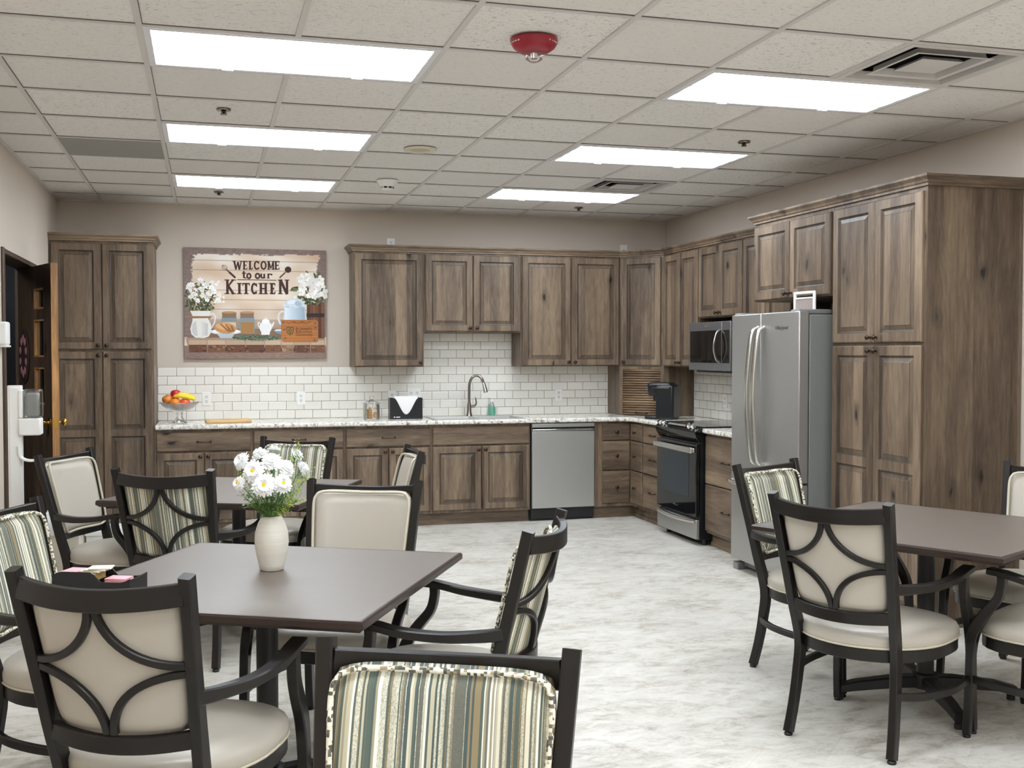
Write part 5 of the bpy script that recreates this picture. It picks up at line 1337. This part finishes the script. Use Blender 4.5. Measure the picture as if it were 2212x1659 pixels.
def place_flower(px, pz, py, rad, tilt, label, centre=True, dens=20, layers=4):
    # head position relative to the vase axis
    base = Vector((px*.10, py*.10-.0, .17)); head = Vector((px, py, pz))
    tt = thing('white_daisy', label, 'flower', (VX, VY, TZ), 0, 'white daisies in the vase')
    bm = bmesh.new(); sweep(bm, catmull([(-px*.12, -py*.1, .02), base, (px*.55, py*.55, .17+(pz-.17)*.55), head], 5), .0018, n=6); obj('stem', bm, stem_m, tt, smooth='all')
    dirv = Vector((px*2.0+tilt[0], py*2.0+tilt[1], .14)).normalized(); q = dirv.to_track_quat('Z', 'Y')
    bm = bmesh.new(); bloom(bm, layers, rad, dens, .55)
    h = obj('flower_head', bm, petal_m, tt, smooth='all'); h.location = head; h.rotation_euler = q.to_euler()
    if centre:
        bm = bmesh.new(); lathe(bm, [(0, .0), (rad*.26, .003), (rad*.24, .009), (rad*.1, .013), (0, .012)], 14); c = obj('flower_centre', bm, centre_m, tt, smooth='all'); c.location = head+dirv*.004; c.rotation_euler = q.to_euler()
FL = [(-.095, .375, -.02, .036, (-.1, -.12), 'white daisy at the upper left of the bouquet', False), (-.035, .392, .01, .034, (0, -.06), 'white daisy at the top left of the bouquet', False),
      (.000, .372, -.035, .040, (0, -.05), 'white daisy in the upper middle of the bouquet', False), (.045, .350, -.03, .036, (.03, -.08), 'white daisy right of the upper middle one', False),
      (.082, .385, .0, .033, (.08, -.05), 'white daisy at the upper right of the bouquet', False), (-.060, .345, -.06, .042, (-.06, -.28), 'large daisy with a yellow eye left of the middle', True),
      (-.028, .300, -.085, .044, (-.02, -.35), 'large daisy facing front at the lower left of the bouquet', True), (.032, .305, -.085, .036, (.05, -.35), 'daisy with a bright yellow eye at the lower right of the bouquet', True),
      (-.105, .305, -.05, .028, (-.15, -.2), 'small daisy with a yellow eye at the far left of the bouquet', True), (.100, .345, -.01, .032, (.15, -.1), 'white daisy at the far right of the bouquet', False),
      (.01, .40, .03, .030, (0, 0), 'white daisy at the back top of the bouquet', False)]
for (px, pz, py, rad, tl, lb, ce) in FL: place_flower(px, pz, py, rad, tl, lb, ce, 20 if rad > .035 else 16)
def sprig(label, tip, n_br, mat, dot):
    tt = thing('filler_sprig', label, 'foliage', (VX, VY, TZ), 0, 'green filler sprigs in the vase')
    tip = Vector(tip); base = Vector((tip.x*.14, tip.y*.14, .15)); mid = base.lerp(tip, .5)+Vector((0, 0, .015))
    bm = bmesh.new(); P = catmull([base, mid, tip], 6); sweep(bm, P, .0014, n=5)
    bl = bmesh.new()
    for k in range(n_br):
        p = P[rf.randint(3, len(P)-1)]; d = Vector((rf.gauss(0, 1), rf.gauss(0, 1), rf.uniform(.1, 1.2))).normalized()*rf.uniform(.02, .05); e = p+d
        sweep(bm, [p, p+d*.5+Vector((0, 0, .003)), e], .0006, n=4)
        for q in range(3 if dot else 2):
            c = p+d*rf.uniform(.4, 1.05)+Vector((rf.gauss(0, .004), rf.gauss(0, .004), rf.gauss(0, .004)))
            if dot:
                s = rf.uniform(.002, .0034); lathe(bl, [(0, -s), (s, 0), (0, s)], 5, center=c)
            else:
                a = rf.uniform(0, 6.28); L = rf.uniform(.012, .024); dx = Vector((math.cos(a), math.sin(a), rf.uniform(-.3, .6))).normalized(); sd = dx.cross(Vector((0, 0, 1))).normalized()*L*.28
                v = [bl.verts.new(c), bl.verts.new(c+dx*L*.5+sd), bl.verts.new(c+dx*L), bl.verts.new(c+dx*L*.5-sd)]; bl.faces.new(v)
    so = obj('twig', bm, stem_m, tt); obj('leaves' if not dot else 'buds', bl, mat, tt)
bud_m = M('yellow_green_buds', srgb(176, 192, 80), .6, vary=.25, vscale=60)
sprig('feathery yellow-green sprig leaning out at the right of the bouquet', (.115, -.02, .31), 46, bud_m, True)
sprig('yellow-green sprig standing above the bouquet at the right', (.095, .01, .415), 34, bud_m, True)
sprig('yellow-green budded sprig at the lower right of the bouquet', (.085, -.04, .24), 44, bud_m, True)
sprig('yellow-green sprig at the upper left of the bouquet', (-.095, -.01, .33), 30, bud_m, True)
sprig('leafy green sprig at the lower left of the bouquet', (-.09, -.04, .255), 34, leaf_m, False)
sprig('leafy green sprig hanging in the front middle of the bouquet', (-.02, -.06, .25), 44, leaf_m, False)
sprig('leafy green sprig in the centre of the bouquet', (.035, -.05, .265), 44, leaf_m, False)
sprig('leafy green sprig just above the vase rim at the left', (-.05, -.03, .225), 34, leaf_m, False)
sprig('leafy green sprig behind the daisies', (.0, .03, .33), 40, leaf_m, False)
# packet caddy
CXx, CYy = -.075, -6.30; ca_ = R(-24)
t = thing('packet_caddy', 'black plastic caddy of sweetener packets on the left corner of the front table', 'caddy', (CXx, CYy, TZ), ca_)
bm = bmesh.new(); w_, d_, h_ = .125, .055, .085; th = .004
top = []
for k in range(25):
    u_ = k/24; x = -w_+2*w_*u_; z = h_ if .0 <= u_ < .5 else h_
    if .52 < u_ < .62: z = h_-.028*(u_-.52)/.10
    elif .62 <= u_ < .9: z = h_-.028
    elif u_ >= .9: z = h_-.028+.012*(u_-.9)/.1
    if u_ < .12: z = h_-.01*(1-u_/.12)
    top.append((x, z))
for yy in (-d_, d_-th):
    fa = [bm.verts.new((x, yy, z)) for x, z in [(-w_, 0)]+top+[(w_, 0)]]; fb = [bm.verts.new((x, yy+th, z)) for x, z in [(-w_, 0)]+top+[(w_, 0)]]
    bm.faces.new(fa); bm.faces.new(fb[::-1]); m_ = len(fa)
    for k in range(m_): bm.faces.new((fa[k], fb[k], fb[(k+1) % m_], fa[(k+1) % m_]))
box(bm, -w_, -w_+th, -d_+th, d_-th, 0, h_-.012); box(bm, w_-th, w_, -d_+th, d_-th, 0, h_-.02); box(bm, -w_+th, w_-th, -d_+th, d_-th, 0, th); box(bm, .0, th, -d_+th, d_-th, th, h_-.03)
obj('tray', bm, black_plastic, t)
pk = {'pink': M('pink_paper', srgb(240, 168, 176), .6, vary=.12, vscale=60), 'white': M('cream_paper', srgb(232, 226, 208), .6, vary=.1, vscale=60), 'yellow': M('yellow_paper', srgb(196, 170, 96), .6, vary=.15, vscale=60)}
rot = Matrix.Rotation(ca_, 3, 'Z'); first = {}
NUM = ['', 'one', 'two', 'three', 'four', 'five', 'six', 'seven', 'eight', 'nine', 'ten', 'eleven', 'twelve', 'thirteen', 'fourteen', 'fifteen']
def packet(kind, lx, ly, lz_, rz, tilt, label):
    p = rot @ Vector((lx, ly, 0)); loc = (CXx+p.x, CYy+p.y, TZ+lz_)
    if kind not in first:
        bm = bmesh.new(); box(bm, -.034, .034, -.026, .026, 0, .0045); o = obj('sweetener_packet', bm, pk[kind], bevel=.0015); first[kind] = o; tag(o, label, 'packet', 'sweetener packets in the caddy')
    else: o = first[kind].copy(); COL.objects.link(o); o['label'] = label
    o.location = loc; o.rotation_euler = (tilt, 0, ca_+rz); return o
for k in range(12): packet('pink', .062, 0, .006+k*.0047, R((k*7) % 5-2), 0, 'topmost pink sweetener packet of the right-hand pile in the caddy' if k == 11 else 'pink sweetener packet %s below the top of the right-hand pile' % NUM[11-k])
for k in range(16): packet('pink', -.085, 0, .006+k*.0047, R((k*5) % 5-2)+R(90), 0, 'topmost pink sweetener packet of the left-hand pile in the caddy' if k == 15 else 'pink sweetener packet %s below the top of the left-hand pile' % NUM[15-k])
for k in range(15): packet('yellow', -.026, 0.002, .006+k*.0047, R(90+(k*7) % 5-2), 0, 'topmost yellow packet of the middle pile in the caddy' if k == 14 else 'yellow packet %s below the top of the middle pile' % NUM[14-k])
for k in range(3): packet('white', -.02+k*.012, .002, .0775+k*.0049, R(12*k-8), 0, ('lowest', 'middle', 'topmost')[k]+' white packet lying on top of the caddy')
